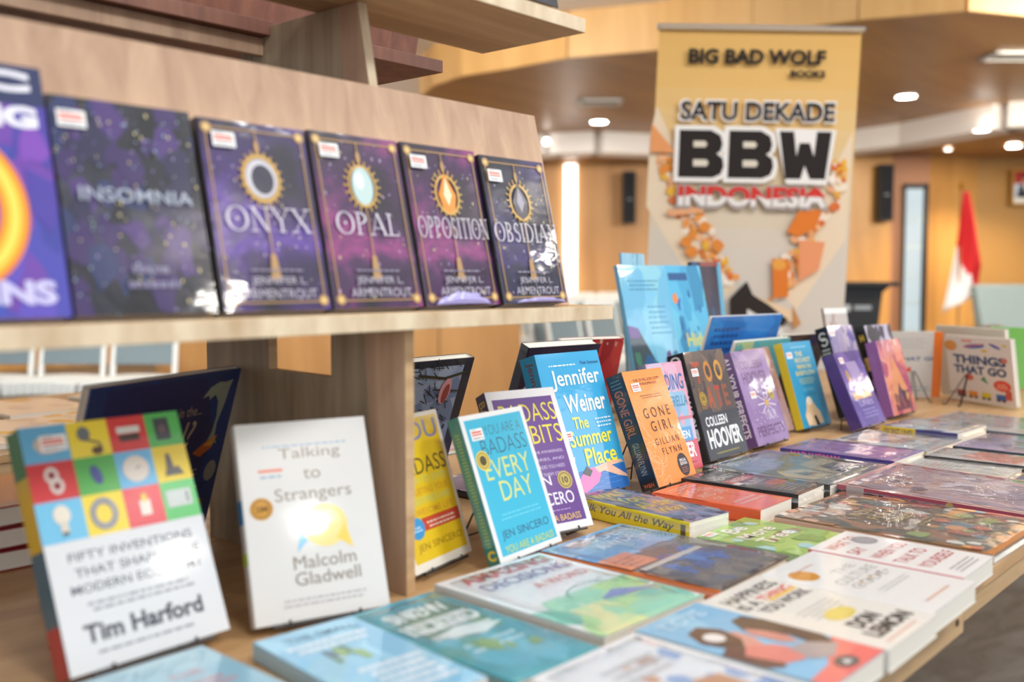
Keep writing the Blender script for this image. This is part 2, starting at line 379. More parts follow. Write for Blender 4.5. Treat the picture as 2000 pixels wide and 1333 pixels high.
    def seal(s, x, y, r, c='#c9a227', dark='#2a2318', asp=None):
        asp = asp or s.u.length / s.v.length
        s.ell(x, y, r, r * asp, c).ring(x, y, r * .72, r * .72 * asp, r * .08, dark); return s.text('10', x - r * .4, y - r * .35 * asp, x + r * .4, y + r * .35 * asp, dark, .03)
    def sticker(s, x, y, w=.16, c='#f2efe9'):   # printed barcode style mark
        return s.rect(x, y, x + w, y + w * .55, c)

# ------------------------------------------------------------ books
def sticker_mesh():
    mb = MB(); a = Art(mb, (0, 0, 0), (.024, 0, 0), (0, .0145, 0), (0, 0, 1))
    mb.box((0, 0, 0), (.024, .0145, .00008), srgb('#f4f2ee'))
    a.k = 5
    a.poly([(0, 0), (1, 0), (1, .7), (.93, 1), (0, 1)], '#f4f2ee')
    a.rect(.08, .62, .88, .78, '#d8604a').rect(.08, .4, .9, .54, '#d8604a').rect(.1, .86, .5, .92, '#9aa0a8').rect(.1, .12, .7, .26, '#a8aab0').rect(.76, .12, .9, .26, '#a8aab0')
    o = mb.build('price_sticker', MATTE); me = o.data; bpy.data.objects.remove(o); return me
STICK = sticker_mesh()
def place(o, x, y, z, yaw, tilt):
    """local x = along the cover, y = up the cover, z = out of the front cover"""
    cy, sy = math.cos(yaw), math.sin(yaw); st, ct = math.sin(tilt), math.cos(tilt)
    u = Vector((cy, sy, 0)); v = Vector((-sy * st, cy * st, ct)); n = u.cross(v)
    M = Matrix.Identity(4)
    for i in range(3): M[i][0] = u[i]; M[i][1] = v[i]; M[i][2] = n[i]; M[i][3] = (x, y, z)[i]
    o.matrix_world = M; return u, v, n
def book(name, label, group, pose, t, front, spine='#222222', back='#dddddd', art=None, spineart=None, hard=False, side='L', basemat=None, mat=None, stick=None, paper=None, film=False, rnd=0, category='book'):
    x, y, yaw, tilt, w, h, z = pose; yaw = R(yaw); tilt = R(tilt)
    root = bpy.data.objects.new(name, None); root.empty_display_size = .03; S.collection.objects.link(root)
    tag(root, label, category, group)
    cy, sy = math.cos(yaw), math.sin(yaw); st, ct = math.sin(tilt), math.cos(tilt)
    n = Vector((cy, sy, 0)).cross(Vector((-sy * st, cy * st, ct)))
    place(root, x - n.x * t, y - n.y * t, T + z - n.z * t, yaw, tilt)
    mats = [mat or COVER, basemat or COVER]
    mb = MB(); k = .0022 if hard else .0007; rr = min(.0022 if not hard else .003, t * .3)
    arc = [(rr - rr * math.cos(R(a)), t - rr + rr * math.sin(R(a))) for a in (90, 60, 30, 0)]
    arc2 = [(rr - rr * math.cos(R(a)), rr - rr * math.sin(R(a))) for a in (0, 30, 60, 90)]
    outer = [(w, t)] + arc + arc2 + [(w, 0)]; inner = [(w, k), (k, k), (k, t - k), (w, t - k)]
    fx = (lambda p: p) if side == 'L' else (lambda p: (w - p[0], p[1]))
    O = [fx(p) for p in outer]; I = [fx(p) for p in inner]
    cf, cs, cb = srgb(front), srgb(spine), srgb(back)
    def strip(a, b, c, m=0):
        q = [(a[0], 0, a[1]), (b[0], 0, b[1]), (b[0], h, b[1]), (a[0], h, a[1])]
        if side == 'L': q = q[::-1]
        mb.poly(q, c, m)
    for i in range(len(O) - 1):
        c, m = (cf, 1) if i == 0 else ((cf, 1) if i < 2 else ((cs, 0) if i < len(O) - 3 else (cb, 0)))
        strip(O[i], O[i + 1], c, m)
    for i in range(3): strip(I[i], I[i + 1], srgb('#e8e4dc'), 0)
    loop = O + I
    for yy, flip in ((0, 0), (h, 1)):     # top and bottom rims
        for seg in ((O[0], O[1], (O[1][0], I[3][1]), I[3]), (O[1], O[2], O[3], O[4], (O[4][0], I[2][1] - .0), I[2], (O[1][0], I[3][1])),
                    (O[4], O[5], I[1], I[2]), (O[5], O[6], O[7], O[8], (O[8][0], I[0][1]), I[1]), (O[8], O[9], I[0], (O[8][0], I[0][1]))):
            q = [(p[0], yy, p[1]) for p in seg]; mb.poly(q, cf if seg[0] == O[0] else cs, 0)
    for a, b in ((O[0], I[3]), (O[-1], I[0])):
        mb.poly([(a[0], 0, a[1]), (a[0], h, a[1]), (b[0], h, b[1]), (b[0], 0, b[1])], cf if a == O[0] else cb, 0)
    top = .0001
    if art:
        A = Art(mb, (0, 0, t), (w, 0, 0), (0, h, 0), (0, 0, 1)); art(A); top = A.k * A.STEP + .00005
    if spineart:
        if side == 'L': A = Art(mb, (0, 0, 0), (0, 0, t), (0, h, 0), (-1, 0, 0))
        else: A = Art(mb, (w, 0, t), (0, 0, -t), (0, h, 0), (1, 0, 0))
        spineart(A)
    mb.build('cover', mats, root)
    pg = MB(); ins = .003 if hard else .0008
    x0, x1 = (k, w - ins) if side == 'L' else (ins, w - k)
    pg.box((x0, ins, k + .0001), (x1, h - ins, t - k - .0001))
    pg.build('pages', paper or PAPER, root)
    for sx, sy_ in (stick or []):
        o = bpy.data.objects.new('price_sticker', STICK); S.collection.objects.link(o); o.parent = root
        o.location = (sx * w, sy_ * h - .0145, t + top)
    if film:
        fm = MB(); e = .005; g = top + .0009; rd = random.Random(len(label)); nx, ny = 10, 14; zs = {}
        for i in range(nx + 1):
            for j in range(ny + 1):
                edge = i in (0, nx) or j in (0, ny)
                zs[i, j] = len(fm.v)
                fm.v.append((-e + (w + 2 * e) * i / nx, -e + (h + 2 * e) * j / ny, t * .55 if edge else t + g + rd.uniform(-.0005, .0012)))
        for i in range(nx):
            for j in range(ny): fm.f.append((zs[i, j], zs[i + 1, j], zs[i + 1, j + 1], zs[i, j + 1])); fm.c.append(None); fm.m.append(0)
        fm.build('shrink_film', FILM, root, smooth=True)
    return root
def easel(pose, t, label, hh=.62, back=.42):
    x, y, yaw, tilt, w, h, z = pose; yaw = R(yaw); tilt = R(tilt)
    cy, sy = math.cos(yaw), math.sin(yaw); st, ct = math.sin(tilt), math.cos(tilt)
    u = Vector((cy, sy, 0)); v = Vector((-sy * st, cy * st, ct)); n = u.cross(v); o = Vector((x, y, z))
    root = empty('wire_book_easel', (x, y, T), label=label, cat='book stand', group='black wire easels holding books up')
    r = .0014; g = z - .0 ; base = Vector((x, y, 0))
    def loc(a, b, c): return o + u * a + v * b + n * c - base
    sgn = 1 if n.y < 0 else -1
    apex = None
    for f, nm in ((.24, 'front_hook'), (.76, 'front_hook')):
        m = MB(); pts = [loc(w * f, .0022, .0035), loc(w * f, -.001, .004), loc(w * f, -.0032, .001), loc(w * f, -.0032, -t - .001), loc(w * f + (.5 - f) * w * .15, .012, -t - .0032), loc(w * (.5 + (f - .5) * .12), h * hh, -t - .0032)]
        m.tube(pts, r, 6); m.build(nm, WIRE, root)
    m = MB(); m.tube([loc(w * .12, -.0026, .0022), loc(w * .88, -.0026, .0022)], r * 1.25, 6); m.build('lower_bar', WIRE, root)
    top = loc(w * .5, h * hh, -t - .0032); bk = Vector((-n.x, -n.y, 0)).normalized()
    for sd in (-1, 1):
        m = MB(); ft = loc(w * .5, 0, -t) ; ft.z = r - .0 ; ft = ft + bk * (h * back) + u * (sd * w * .26)
        m.tube([top + Vector((0, 0, 0)), ft], r, 6); m.build('back_leg', WIRE, root)
    m = MB(); c1 = loc(w * .5, 0, -t); c1.z = .0
    a = top.lerp(Vector((loc(w * .5, 0, -t) + bk * h * back - u * w * .26).xy.to_3d()) + Vector((0, 0, r)), .8); b_ = top.lerp(Vector((loc(w * .5, 0, -t) + bk * h * back + u * w * .26).xy.to_3d()) + Vector((0, 0, r)), .8)
    m.tube([a, b_], r * .9, 6); m.build('cross_brace', WIRE, root)
    return root
# ------------------------------------------------------------ the hall
def wallquad(name, d0, s0, d1, s1, z0, z1, mat, thick=.12):
    a, b = hall(d0, s0), hall(d1, s1); t = (b - a).normalized(); nn = Vector((-t.y, t.x, 0))
    if nn.dot(FW) < 0: nn = -nn
    me = MB(); L = (b - a).length
    me.box((0, 0, z0), (L, thick, z1))
    o = me.build(name, mat, kind='structure')
    M = Matrix.Identity(4)
    for i in range(3): M[i][0] = t[i]; M[i][1] = nn[i]; M[i][3] = a[i]
    if t.cross(nn).z < 0:
        for i in range(3): M[i][1] = nn[i]; M[i][2] = -M[i][2] if i == 2 else M[i][2]
        me2 = o.data
        for v in me2.vertices: v.co.z = -v.co.z
        me2.flip_normals()
        M[2][2] = -1
    o.matrix_world = M; return o
fl = MB(); fl.box((-6, -7, -.05), (17, 17, 0)); fl.build('floor', FLOOR, kind='structure')
wallquad('wall_back', 13.0, -4.6, 13.0, 4.95, 0, 2.75, PANEL_D)
wallquad('wall_right', 12.28, 4.62, 12.3, 5.12, 0, 2.75, SLAT_P)
wallquad('wall_right', 12.35, 5.1, 12.6, 5.85, 0, 2.75, PANEL)
wallquad('wall_right', 12.6, 5.85, 12.5, 9.4, 0, 2.75, SLAT)
wallquad('wall_left', 9.9, -7.6, 13.2, -4.6, 0, 3.2, PANEL)
wallquad('wall_far', 13.6, -9, 13.6, 9.4, 2.7, 3.2, CREAM)
# brown ceiling with a rounded front edge, gold fascia standing on that edge, white upper ceiling
edge = [(7.0, 9.4), (7.0, 4.6), (6.5, 2.9), (6.72, 2.3), (7.1, 1.7), (7.6, 1.1), (7.85, .45), (8.25, .0), (8.55, -.4), (8.95, -.66), (9.5, -.83), (10.3, -.85), (11.2, -.6), (12.0, -.3), (12.6, -.1), (13.5, 0)]
c = MB(); zc = 2.8
c.prism([hall(d, s, zc) for d, s in edge] + [hall(13.5, 9.4, zc)], (0, 0, .1))
c.build('ceiling', CEIL_B, kind='structure')
f = MB()
for (d0, s0), (d1, s1) in zip(edge[:-1], edge[1:]):
    a, b = hall(d0, s0, zc - .002), hall(d1, s1, zc - .002); t = (b - a).normalized(); nn = Vector((-t.y, t.x, 0)) * .04
    f.prism([a, b, b + nn, a + nn], (0, 0, .36))
f.build('trim_1', FASC, kind='structure')
u = MB(); u.box((-6, -7, 3.15), (17, 17, 3.25)); u.build('ceiling_upper', WHITE_P, kind='structure')
# white curved band and the lower brown ceiling behind it
band = [(9.3, 9.4), (9.45, 5.9), (9.95, 4.9), (11.2, 4.45), (12.0, 3.9), (12.25, 2.2), (12.1, 1.6), (11.9, 1.0), (12.05, .5), (12.4, .1), (12.9, -.4)]
bm_ = MB()
for i, ((d0, s0), (d1, s1)) in enumerate(zip(band[:-1], band[1:])):
    a, b = hall(d0, s0, 2.56), hall(d1, s1, 2.56); t = (b - a).normalized(); nn = Vector((-t.y, t.x, 0)) * .2
    bm_.prism([a - nn, b - nn, b + nn, a + nn], (0, 0, .26))
bm_.build('trim_2', WHITE_P, kind='structure')
lc = MB(); lc.prism([hall(d, s, 2.6) for d, s in band] + [hall(13.4, -.4, 2.6), hall(13.4, 9.4, 2.6)], (0, 0, .06)); lc.build('ceiling_lower', CEIL_B, kind='structure')
# side door: black frame, milky glass panes
def hallM(d, s, z=0, yaw=0):
    M = Matrix.Identity(4); c_, s_ = math.cos(yaw), math.sin(yaw)
    X = RT * c_ + FW * s_; Y = FW * c_ - RT * s_; P = hall(d, s, z)
    for i in range(3): M[i][0] = X[i]; M[i][1] = Y[i]; M[i][3] = P[i]
    return M
dr = MB(); dr.box((-.02, 0, 0), (0, .04, 2.24)).box((.21, 0, 0), (.275, .04, 2.24)).box((-.02, 0, 2.18), (.275, .04, 2.24))
d = dr.build('door_1', BLACK, kind='structure'); d.matrix_world = hallM(12.2, 4.80)
pn = MB(); pn.box((0, .01, 0), (.21, .03, 2.18)); p = pn.build('glass_pane', emis('daylit_milky_glass', '#d2e8f0', .5, .12), d)
mu = MB()
for k in range(6): mu.box((0, .004, .34 * k + .1), (.21, .01, .34 * k + .125))
mu.build('glazing_bar', plain('pale_bar', '#b8ccd2', .5), d)
# light strip on the back wall
ls = MB(); ls.box((-.08, -.02, .15), (.08, 0, 2.56)); o = ls.build('wall_light_strip', emis('strip_glow', '#fff9f2', 2.6), label='tall glowing white light strip on the back wall left of the speaker', cat='light'); o.matrix_world = hallM(12.96, .755)
# round downlights
def downlight(pos, r, label, st=14, group='round downlights in the brown ceiling'):
    g = empty('ceiling_downlight', pos, label=label, cat='light', group=group)
    m = MB(); n_ = 24
    for k in range(n_):
        a0, a1 = 2 * math.pi * k / n_, 2 * math.pi * (k + 1) / n_
        m.prism([(r * math.cos(a0), r * math.sin(a0), -.012), (r * 1.16 * math.cos(a0), r * 1.16 * math.sin(a0), -.012), (r * 1.16 * math.cos(a1), r * 1.16 * math.sin(a1), -.012), (r * math.cos(a1), r * math.sin(a1), -.012)], (0, 0, .012))
    m.build('rim', plain('white_rim', '#f0eee8', .5), g)
    m = MB(); m.lathe([(r, -.008), (r, -.001)], 24); m.build('diffuser', emis('downlight_glow_%d' % st, '#fff8ee', st), g)
    return g
def ceil_at(px, py, zz):     # where the sight line through a point of the photo meets a ceiling
    x_, y_ = (px - 1000) / 1944.0, -(py - 666.5) / 1944.0; cp, sp = math.cos(R(3.65)), math.sin(R(3.65))
    d_ = RT * x_ + (FW * sp + Vector((0, 0, cp))) * y_ + (FW * cp - Vector((0, 0, sp))); k_ = (zz - T - .35) / d_.z
    return Vector((0, 0, T + .35)) + d_ * k_
for px, py, zz, r, lb in ((1170, 237, 2.8, .085, 'round ceiling light between the book rack and the banner'), (1770, 187, 2.8, .085, 'largest ceiling light right of the banner'),
    (1917, 253, 2.555, .075, 'ceiling light touching the white band at the far right'), (1980, 285, 2.59, .07, 'ceiling light nearest the right edge of the photo'),
    (1873, 234, 2.79, .035, 'small spot just above the white band at the right'), (1852, 291, 2.59, .04, 'small spot under the white band, leftmost of the low pair'),
    (1912, 311, 2.59, .04, 'small spot lowest and deepest under the white band'), (1067, 281, 2.55, .035, 'small spot in the white band beside the book rack'), (1664, 283, 2.55, .03, 'small spot in the white band at the right edge of the banner')):
    P_ = ceil_at(px, py, zz)
    if 'in the white band' in lb:       # set into the front face of the band
        s_ = (px - 1000) / 1944 * 11.72; g_ = downlight(hall(11.72, s_, 2.68), r, lb, 8)
        M_ = Matrix.Identity(4)
        for i_ in range(3): M_[i_][0] = RT[i_]; M_[i_][1] = -Vector((0, 0, 1))[i_]; M_[i_][2] = FW[i_]; M_[i_][3] = g_.location[i_]
        g_.matrix_world = M_; continue
    downlight(P_, r, lb, 9 if zz < 2.57 else (60 if r > .06 else 12))
    if zz < 2.57 or r < .06: continue
    sp = bpy.data.lights.new('downlight_beam', 'SPOT'); sp.energy = 160 if r > .06 else 60; sp.spot_size = R(130); sp.spot_blend = .6; sp.color = (1, .82, .6); sp.shadow_soft_size = .05
    so = bpy.data.objects.new('downlight_beam', sp); S.collection.objects.link(so); so.location = P_ - Vector((0, 0, .03))
# lights over the customers' side, outside the picture, seen as highlights on the glossy covers
OL = [(8.5, -2.5), (3.0, -2.8), (.72, -3.35), (10.9, -2.75), (12.0, -1.95), (5.05, -2.05)]
for i, (x, y) in enumerate(OL):
    downlight(Vector((x, y, 2.78)), .095, 'round white ceiling light over the aisle, %s' % ('far', 'near', 'nearest the camera', 'farther', 'farthest', 'middle')[i], 70, 'round ceiling lights over the aisle')
# air vents
def vent(px, py, w, l, label):
    p = ceil_at(px, py, 2.795); g = empty('ceiling_vent', p, label=label, cat='vent')
    m = MB(); m.box((-w / 2, -l / 2, -.02), (w / 2, -l / 2 + .04, 0)).box((-w / 2, l / 2 - .04, -.02), (w / 2, l / 2, 0)).box((-w / 2, -l / 2, -.02), (-w / 2 + .04, l / 2, 0)).box((w / 2 - .04, -l / 2, -.02), (w / 2, l / 2, 0))
    m.build('frame', plain('vent_white', '#d8d6d0', .5), g); m = MB()
    for k in range(6): m.box((-w / 2 + .04, -l / 2 + .06 + k * (l - .1) / 6, -.014), (w / 2 - .04, -l / 2 + .075 + k * (l - .1) / 6, -.003))
    m.build('slat', plain('vent_grey', '#9a9892', .5), g)
    g.rotation_euler = (0, 0, R(-48.5)); return g
vent(1172, 198, .42, .3, 'pale ceiling vent between the rack and the banner')
vent(1985, 108, .45, .3, 'pale ceiling vent at the right edge of the photo')
# small ceiling fixtures on the gold fascia at the top edge
m = MB(); m.box((-.05, -.05, 0), (.05, .05, .08)); o = m.build('sensor_box', BLACK, label='small black sensor on the gold fascia, top edge of the photo', cat='sensor'); o.matrix_world = hallM(6.56, 2.62, 2.98)
m = MB(); m.lathe([(.03, 0), (.07, .02), (.07, .06), (.03, .07)], 16); o = m.build('smoke_detector', plain('brown_plastic', '#6a3f28', .5), label='small round brown detector on the gold fascia, top edge of the photo', cat='detector'); o.matrix_world = hallM(6.62, 3.04, 2.98)
# column speakers
def speaker(d_, s_, z, w, h, label):
    g = empty('column_speaker', label=label, cat='speaker'); g.matrix_world = hallM(d_, s_, z)
    m = MB(); m.box((-w / 2, -.16, 0), (w / 2, 0, h)); m.build('cabinet', BLACK, g, bevel=.008)
    m = MB(); m.box((-w / 2 + .012, -.168, .02), (w / 2 - .012, -.161, h - .02)); m.build('grille', plain('grille_cloth', '#1d1f24', .9), g)
    m = MB(); m.box((-.03, -.171, h * .45), (.03, -.169, h * .47)); m.build('badge', plain('badge_grey', '#8a8d92', .4), g)
    m = MB(); m.box((-.05, -.0, h * .3), (.05, .04, h * .7)); m.build('bracket', BLACK, g)
speaker(12.9, 1.495, 1.79, .16, .66, 'black column speaker on the wall left of the banner')
speaker(12.2, 4.5, 1.78, .17, .68, 'black column speaker on the wall right of the banner')
pk = MB(); pk.box((-.62, 0, 0), (.12, .7, 2.6)); o = pk.build('wall_pier', PANEL, kind='structure'); o.name = 'trim_3'; o.matrix_world = hallM(12.24, 4.52)
# portrait in a frame
g = empty('framed_portrait', label='small framed portrait high on the slatted wall at the right edge', cat='picture'); g.matrix_world = hallM(12.46, 6.36, 2.0)
m = MB(); m.box((-.16, -.03, 0), (.16, 0, .44)); m.build('frame', plain('gold_frame', '#b98a3a', .4, .4), g)
m = MB(); A = Art(m, (-.135, -.032, .025), (.27, 0, 0), (0, 0, .39), (0, -1, 0)); m.poly([(-.135, -.031, .025), (.135, -.031, .025), (.135, -.031, .415), (-.135, -.031, .415)], srgb('#b8c6d8'))
A.STEP = .0004; A.rect(0, .6, 1, 1, '#a02c28').rect(0, 0, 1, .16, '#e8e4dc').poly([(.12, .16), (.88, .16), (.8, .52), (.6, .6), (.4, .6), (.2, .52)], '#20222c').ell(.5, .72, .15, .14, '#b98566').poly([(.34, .78), (.66, .78), (.6, .9), (.4, .9)], '#141414').poly([(.44, .58), (.56, .58), (.5, .34)], '#f0f0f0')
m.build('picture', MATTE, g)
# flag on a pole
g = empty('flag_on_pole', label='red and white flag hanging from a pole with a wooden base', cat='flag'); g.matrix_world = hallM(11.2, 5.02)
m = MB(); m.tube([(0, 0, .05), (0, 0, 2.1)], .014, 8); m.build('pole', plain('pole_wood', '#9a6a3c', .5), g)
m = MB(); m.lathe([(.0, 2.19), (.02, 2.15), (.03, 2.11), (.012, 2.07)][::-1], 12); m.build('finial', plain('gold_metal', '#c08a30', .3, .8), g)
m = MB(); m.lathe([(.2, 0), (.2, .05), (.06, .09), (.03, .3)], 16); m.build('base', plain('base_wood', '#5a3018', .5), g)
fm = MB(); rows, cols = 22, 14; idx = {}
for i in range(rows + 1):
    v_ = i / rows
    for j in range(cols + 1):
        u_ = j / cols; wd_ = .06 + .25 * min(1, v_ * 1.5); xx = -.2 * v_ ** 1.2 + u_ * wd_ + .08 * v_ * (1 - abs(1 - u_))
        z_ = 2.06 - v_ * 1.36 + .22 * (u_ * v_ ** 2); yy = -.03 - .035 * math.sin(u_ * 9 + v_ * 3) * min(1, v_ * 2)
        idx[i, j] = len(fm.v); fm.v.append((xx + .01, yy, z_))
for i in range(rows):
    for j in range(cols):
        v_ = (i + .5) / rows; u_ = (j + .5) / cols; white = v_ > .52 + .5 * (u_ - .15)
        fm.f.append((idx[i, j], idx[i + 1, j], idx[i + 1, j + 1], idx[i, j + 1])); fm.c.append(None); fm.m.append(1 if white else 0)
fo = fm.build('flag_cloth', [plain('red_cloth', '#c0141c', .8), plain('white_cloth', '#e4e0e4', .8)], g, smooth=True)
fo.modifiers.new('s', 'SOLIDIFY').thickness = .003
# lectern
g = empty('lectern', label='black lectern with pale lettering, partly behind the banner', cat='lectern'); g.matrix_world = hallM(7.0, 2.26)
m = MB(); m.prism([(-.3, -.2, 1.04), (.32, -.2, 1.04), (.27, -.2, 1.0), (.24, -.2, .72), (-.22, -.2, .72), (-.25, -.2, 1.0)], (0, .4, 0)); m.build('desk', BLACK, g)
m = MB(); m.prism([(-.22, -.16, .05), (.16, -.16, .05), (.17, -.16, .55), (.24, -.16, .73), (-.28, -.16, .73)], (0, .32, 0)); m.build('body', plain('charcoal_panel', '#202226', .5), g)
m = MB(); m.box((-.34, -.26, 1.04), (.36, .24, 1.07)); m.build('top', BLACK, g)
m = MB(); m.box((-.3, -.25, 0), (.3, .25, .05)); m.build('base', BLACK, g)
m = MB(); A = Art(m, (-.2, -.2, .84), (.42, 0, 0), (0, 0, .1), (0, -1, 0)); A.STEP = .0006; A.rect(.02, .4, .3, .7, '#9aa0a6').rect(.36, .3, .6, .75, '#b4b8bc').rect(.66, .4, .94, .7, '#9aa0a6'); m.build('lettering', MATTE, g)
# armchair
def armchair(d_, s_, label):
    g = empty('armchair', label=label, cat='armchair'); g.matrix_world = hallM(d_, s_, 0, R(8)); fab = plain('grey_upholstery', '#78878a', .9); wd_ = plain('brown_wood', '#6b3f28', .5)
    m = MB(); m.box((-.36, -.42, .32), (.36, .3, .48)); m.build('seat', fab, g, bevel=.04)
    m = MB(); m.prism([(-.38, .2, .46), (-.38, .34, .46), (-.38, .5, 1.02), (-.38, .38, 1.04)], (.76, 0, 0)); m.build('backrest', fab, g, bevel=.03)
    for s2 in (-1, 1):
        m = MB(); m.tube([(s2 * .4, -.4, 0), (s2 * .4, -.36, .6), (s2 * .4, .0, .64), (s2 * .4, .42, .6)], .024, 8); m.build('arm', wd_, g)
        m = MB(); m.tube([(s2 * .38, .3, .4), (s2 * .4, .42, 0)], .022, 8); m.build('leg', wd_, g)
armchair(9.2, 4.86, 'grey upholstered armchair with brown wooden arms at the right edge')
# wooden counter
g = empty('reception_counter', label='golden wooden counter seen under the book shelf', cat='counter'); g.matrix_world = hallM(7.3, -1.32)
m = MB(); m.box((-1.3, 0, .0), (1.385, .6, .9)); m.build('front_panel', PANEL_D, g); m = MB(); m.box((-1.32, -.02, .9), (1.4, .62, .94)); m.build('top', PANEL, g)
m = MB(); m.box((-.63, -.006, .02), (-.617, 0, .9)).box((.2, -.006, .02), (.213, 0, .9)).box((.78, -.006, .02), (.79, 0, .9)); m.build('panel_joint', plain('joint_brown', '#8a5c30', .6), g)
# meeting chairs
CW = plain('white_shell', '#dfe4e6', .35); CG = plain('blue_grey_back', '#74858f', .75); CM = plain('chair_metal', '#9aa0a4', .35, .6)
def chair_parts():
    g = empty('meeting_chair'); m = MB()
    n_ = 10
    for i in range(n_):
        a, b = -.225 + .45 * i / n_, -.225 + .45 * (i + 1) / n_; za, zb = .46 - .9 * (a * a) * .25, .46 - .9 * (b * b) * .25
        m.prism([(a, -.27, za - .09), (b, -.27, zb - .09), (b, -.27, zb), (a, -.27, za)], (0, .5, 0))
    m.build('seat', CW, g, bevel=.012)
    m = MB()
    for s2 in (-1, 1): m.prism([(s2 * .19, .2, .42), (s2 * .225, .2, .42), (s2 * .22, .3, .9), (s2 * .19, .3, .9)], (0, .03, 0))
    m.prism([(-.22, .292, .86), (.22, .292, .86), (.22, .305, .92), (-.22, .305, .92)], (0, .03, 0)); m.build('back_frame', CW, g, bevel=.006)
    m = MB(); m.prism([(-.2, .222, .52), (.2, .222, .52), (.2, .296, .87), (-.2, .296, .87)], (0, .018, 0)); m.build('backrest', CG, g, bevel=.006)
    for sx in (-1, 1):
        for sy in (-1, 1): m = MB(); m.tube([(sx * .2, sy * .18, .42), (sx * .21, sy * .22, 0)], .011, 6); m.build('leg', CM, g)
    return g
proto = chair_parts(); kids = list(proto.children); first = True
def put_chair(d_, s_, yaw, label, group):
    global first
    if first: c_ = proto; first = False
    else:
        c_ = proto.copy(); S.collection.objects.link(c_)
        for k in kids: q = k.copy(); S.collection.objects.link(q); q.parent = c_
    c_.matrix_world = hallM(d_, s_, 0, yaw); tag(c_, label, 'chair', group); return c_
for k, lb in enumerate(('white chair with grey back, left edge of the photo under the shelf', 'second white chair from the left under the shelf', 'third white chair from the left, next to the golden counter')):
    put_chair(6.4, -3.42 + k * .48, 0, lb, 'white chairs in the near row')
rown = ['front row', 'second row', 'third row', 'back row']; colw = ['nearest chair', 'second chair', 'third chair', 'fourth chair', 'farthest chair']
for ri, (d0, s0) in enumerate(((7.7, .62), (8.75, .5), (9.8, .45), (10.9, .4))):
    for k in range(5): put_chair(d0 + .43 * k, s0 + .35 * k, R(50.8), 'white chair with grey back beyond the rack, %s, %s' % (rown[ri], colw[k]), 'white meeting chairs in rows behind the banner')

# ------------------------------------------------------------ roll-up banner
def pt(px, py): return ((px - (1288 - .0530 * (py - 52))) / 395.0, 1 - (py - 52) / 1014.0)
g = empty('roll_up_banner', label='tall roll-up banner with black lettering and orange pictures', cat='banner')
P0 = Vector((3.214, 2.101, 2.04)); uu = RT * .76 + Vector((0, 0, -.012)); vv = (Vector((0, 0, 1)) + RT * .042).normalized() * 1.95
org = P0 - vv
def B(px, py): a, b = pt(px, py); return a, b
bmat, nt, bs = newmat('banner_print'); L = nt.links
at = N(nt, 'ShaderNodeAttribute', attribute_name='Col'); L.new(at.outputs['Color'], bs.inputs['Base Color']); bs.inputs['Roughness'].default_value = .75; bs.inputs['Specular IOR Level'].default_value = .2
m = MB(); nrm = -FW
rowsN = 26; stops = [(0, '#e0b066'), (.1, '#e3b66e'), (.2, '#e2c088'), (.3, '#dcc6a0'), (.42, '#d6cabb'), (1, '#d2cbc6')]
def grad(t):
    for (a, ca), (b, cb) in zip(stops[:-1], stops[1:]):
        if t <= b:
            k = (t - a) / (b - a); x, y = srgb(ca), srgb(cb); return tuple(x[i] + (y[i] - x[i]) * k for i in range(3))
    return srgb(stops[-1][1])
for i in range(rowsN):
    a, b = i / rowsN, (i + 1) / rowsN; q = [org + vv * (1 - b), org + uu + vv * (1 - b), org + uu + vv * (1 - a), org + vv * (1 - a)]
    m.poly(q, grad((a + b) / 2))
A = Art(m, org, uu, vv, nrm); A.STEP = .00008
OR = ['#e08a3c', '#ea9c54', '#e7a878', '#d9703a', '#efb888', '#e8b13c']
def tri(pts, c): A.poly([B(*p) for p in pts], c)
# two bands of orange pictures forming a V
A.poly([B(1283, 205), B(1325, 300), B(1440, 560), B(1390, 610), B(1262, 400), B(1270, 260)], '#e8d2b4')
A.poly([B(1668, 250), B(1600, 380), B(1520, 560), B(1560, 600), B(1655, 460)], '#e8d2b4')
rd = random.Random(5)
def blobpx(cx, cy, r, c, k=7, ar=1.0):
    rot = rd.random() * 6; pts = [B(cx + r * ar * math.cos(6.283 * j / k + rot) * (.75 + .4 * rd.random()), cy + r * math.sin(6.283 * j / k + rot) * (.75 + .4 * rd.random())) for j in range(k)]; A.poly(pts, c)
for i in range(150):
    t = rd.random(); cx = 1290 + t * 130 + rd.uniform(-24, 24) * (1 if t > .3 else .5); cy = 300 + t * 250 + rd.uniform(-20, 20)
    if 1320 < cx and cy < 405: continue
    blobpx(max(cx, 1282), cy, rd.uniform(3, 11), (OR + ['#f0dfc8', '#f4e6d4'])[rd.randrange(8)], 6, rd.uniform(.5, 1.6))
for i in range(150):
    t = rd.random(); cx = 1650 - t * 130 + rd.uniform(-20, 20); cy = 300 + t * 270 + rd.uniform(-20, 20)
    if cx < 1625 and cy < 405: continue
    blobpx(min(cx, 1648), cy, rd.uniform(3, 11), (OR + ['#f0dfc8', '#f4e6d4'])[rd.randrange(8)], 6, rd.uniform(.5, 1.6))
A.poly([B(1272, 240), B(1318, 296), B(1268, 296)], '#e59a62'); A.poly([B(1536, 448), B(1560, 405), B(1608, 402), B(1592, 440), B(1560, 456)], '#dd7a30')
A.poly([B(1300, 408), B(1375, 400), B(1372, 412), B(1305, 420)], '#e8a87a')
for q in ((1340, 470), (1375, 440), (1400, 475), (1350, 490)): blobpx(q[0], q[1], 13, '#e08a3c')
A.poly([B(1560, 462), B(1612, 466), B(1600, 520), B(1560, 545)], '#e7976a'); A.poly([B(1508, 500), B(1540, 500), B(1540, 575), B(1510, 578)], '#dd7a30'); blobpx(1522, 512, 14, '#e7a04a')
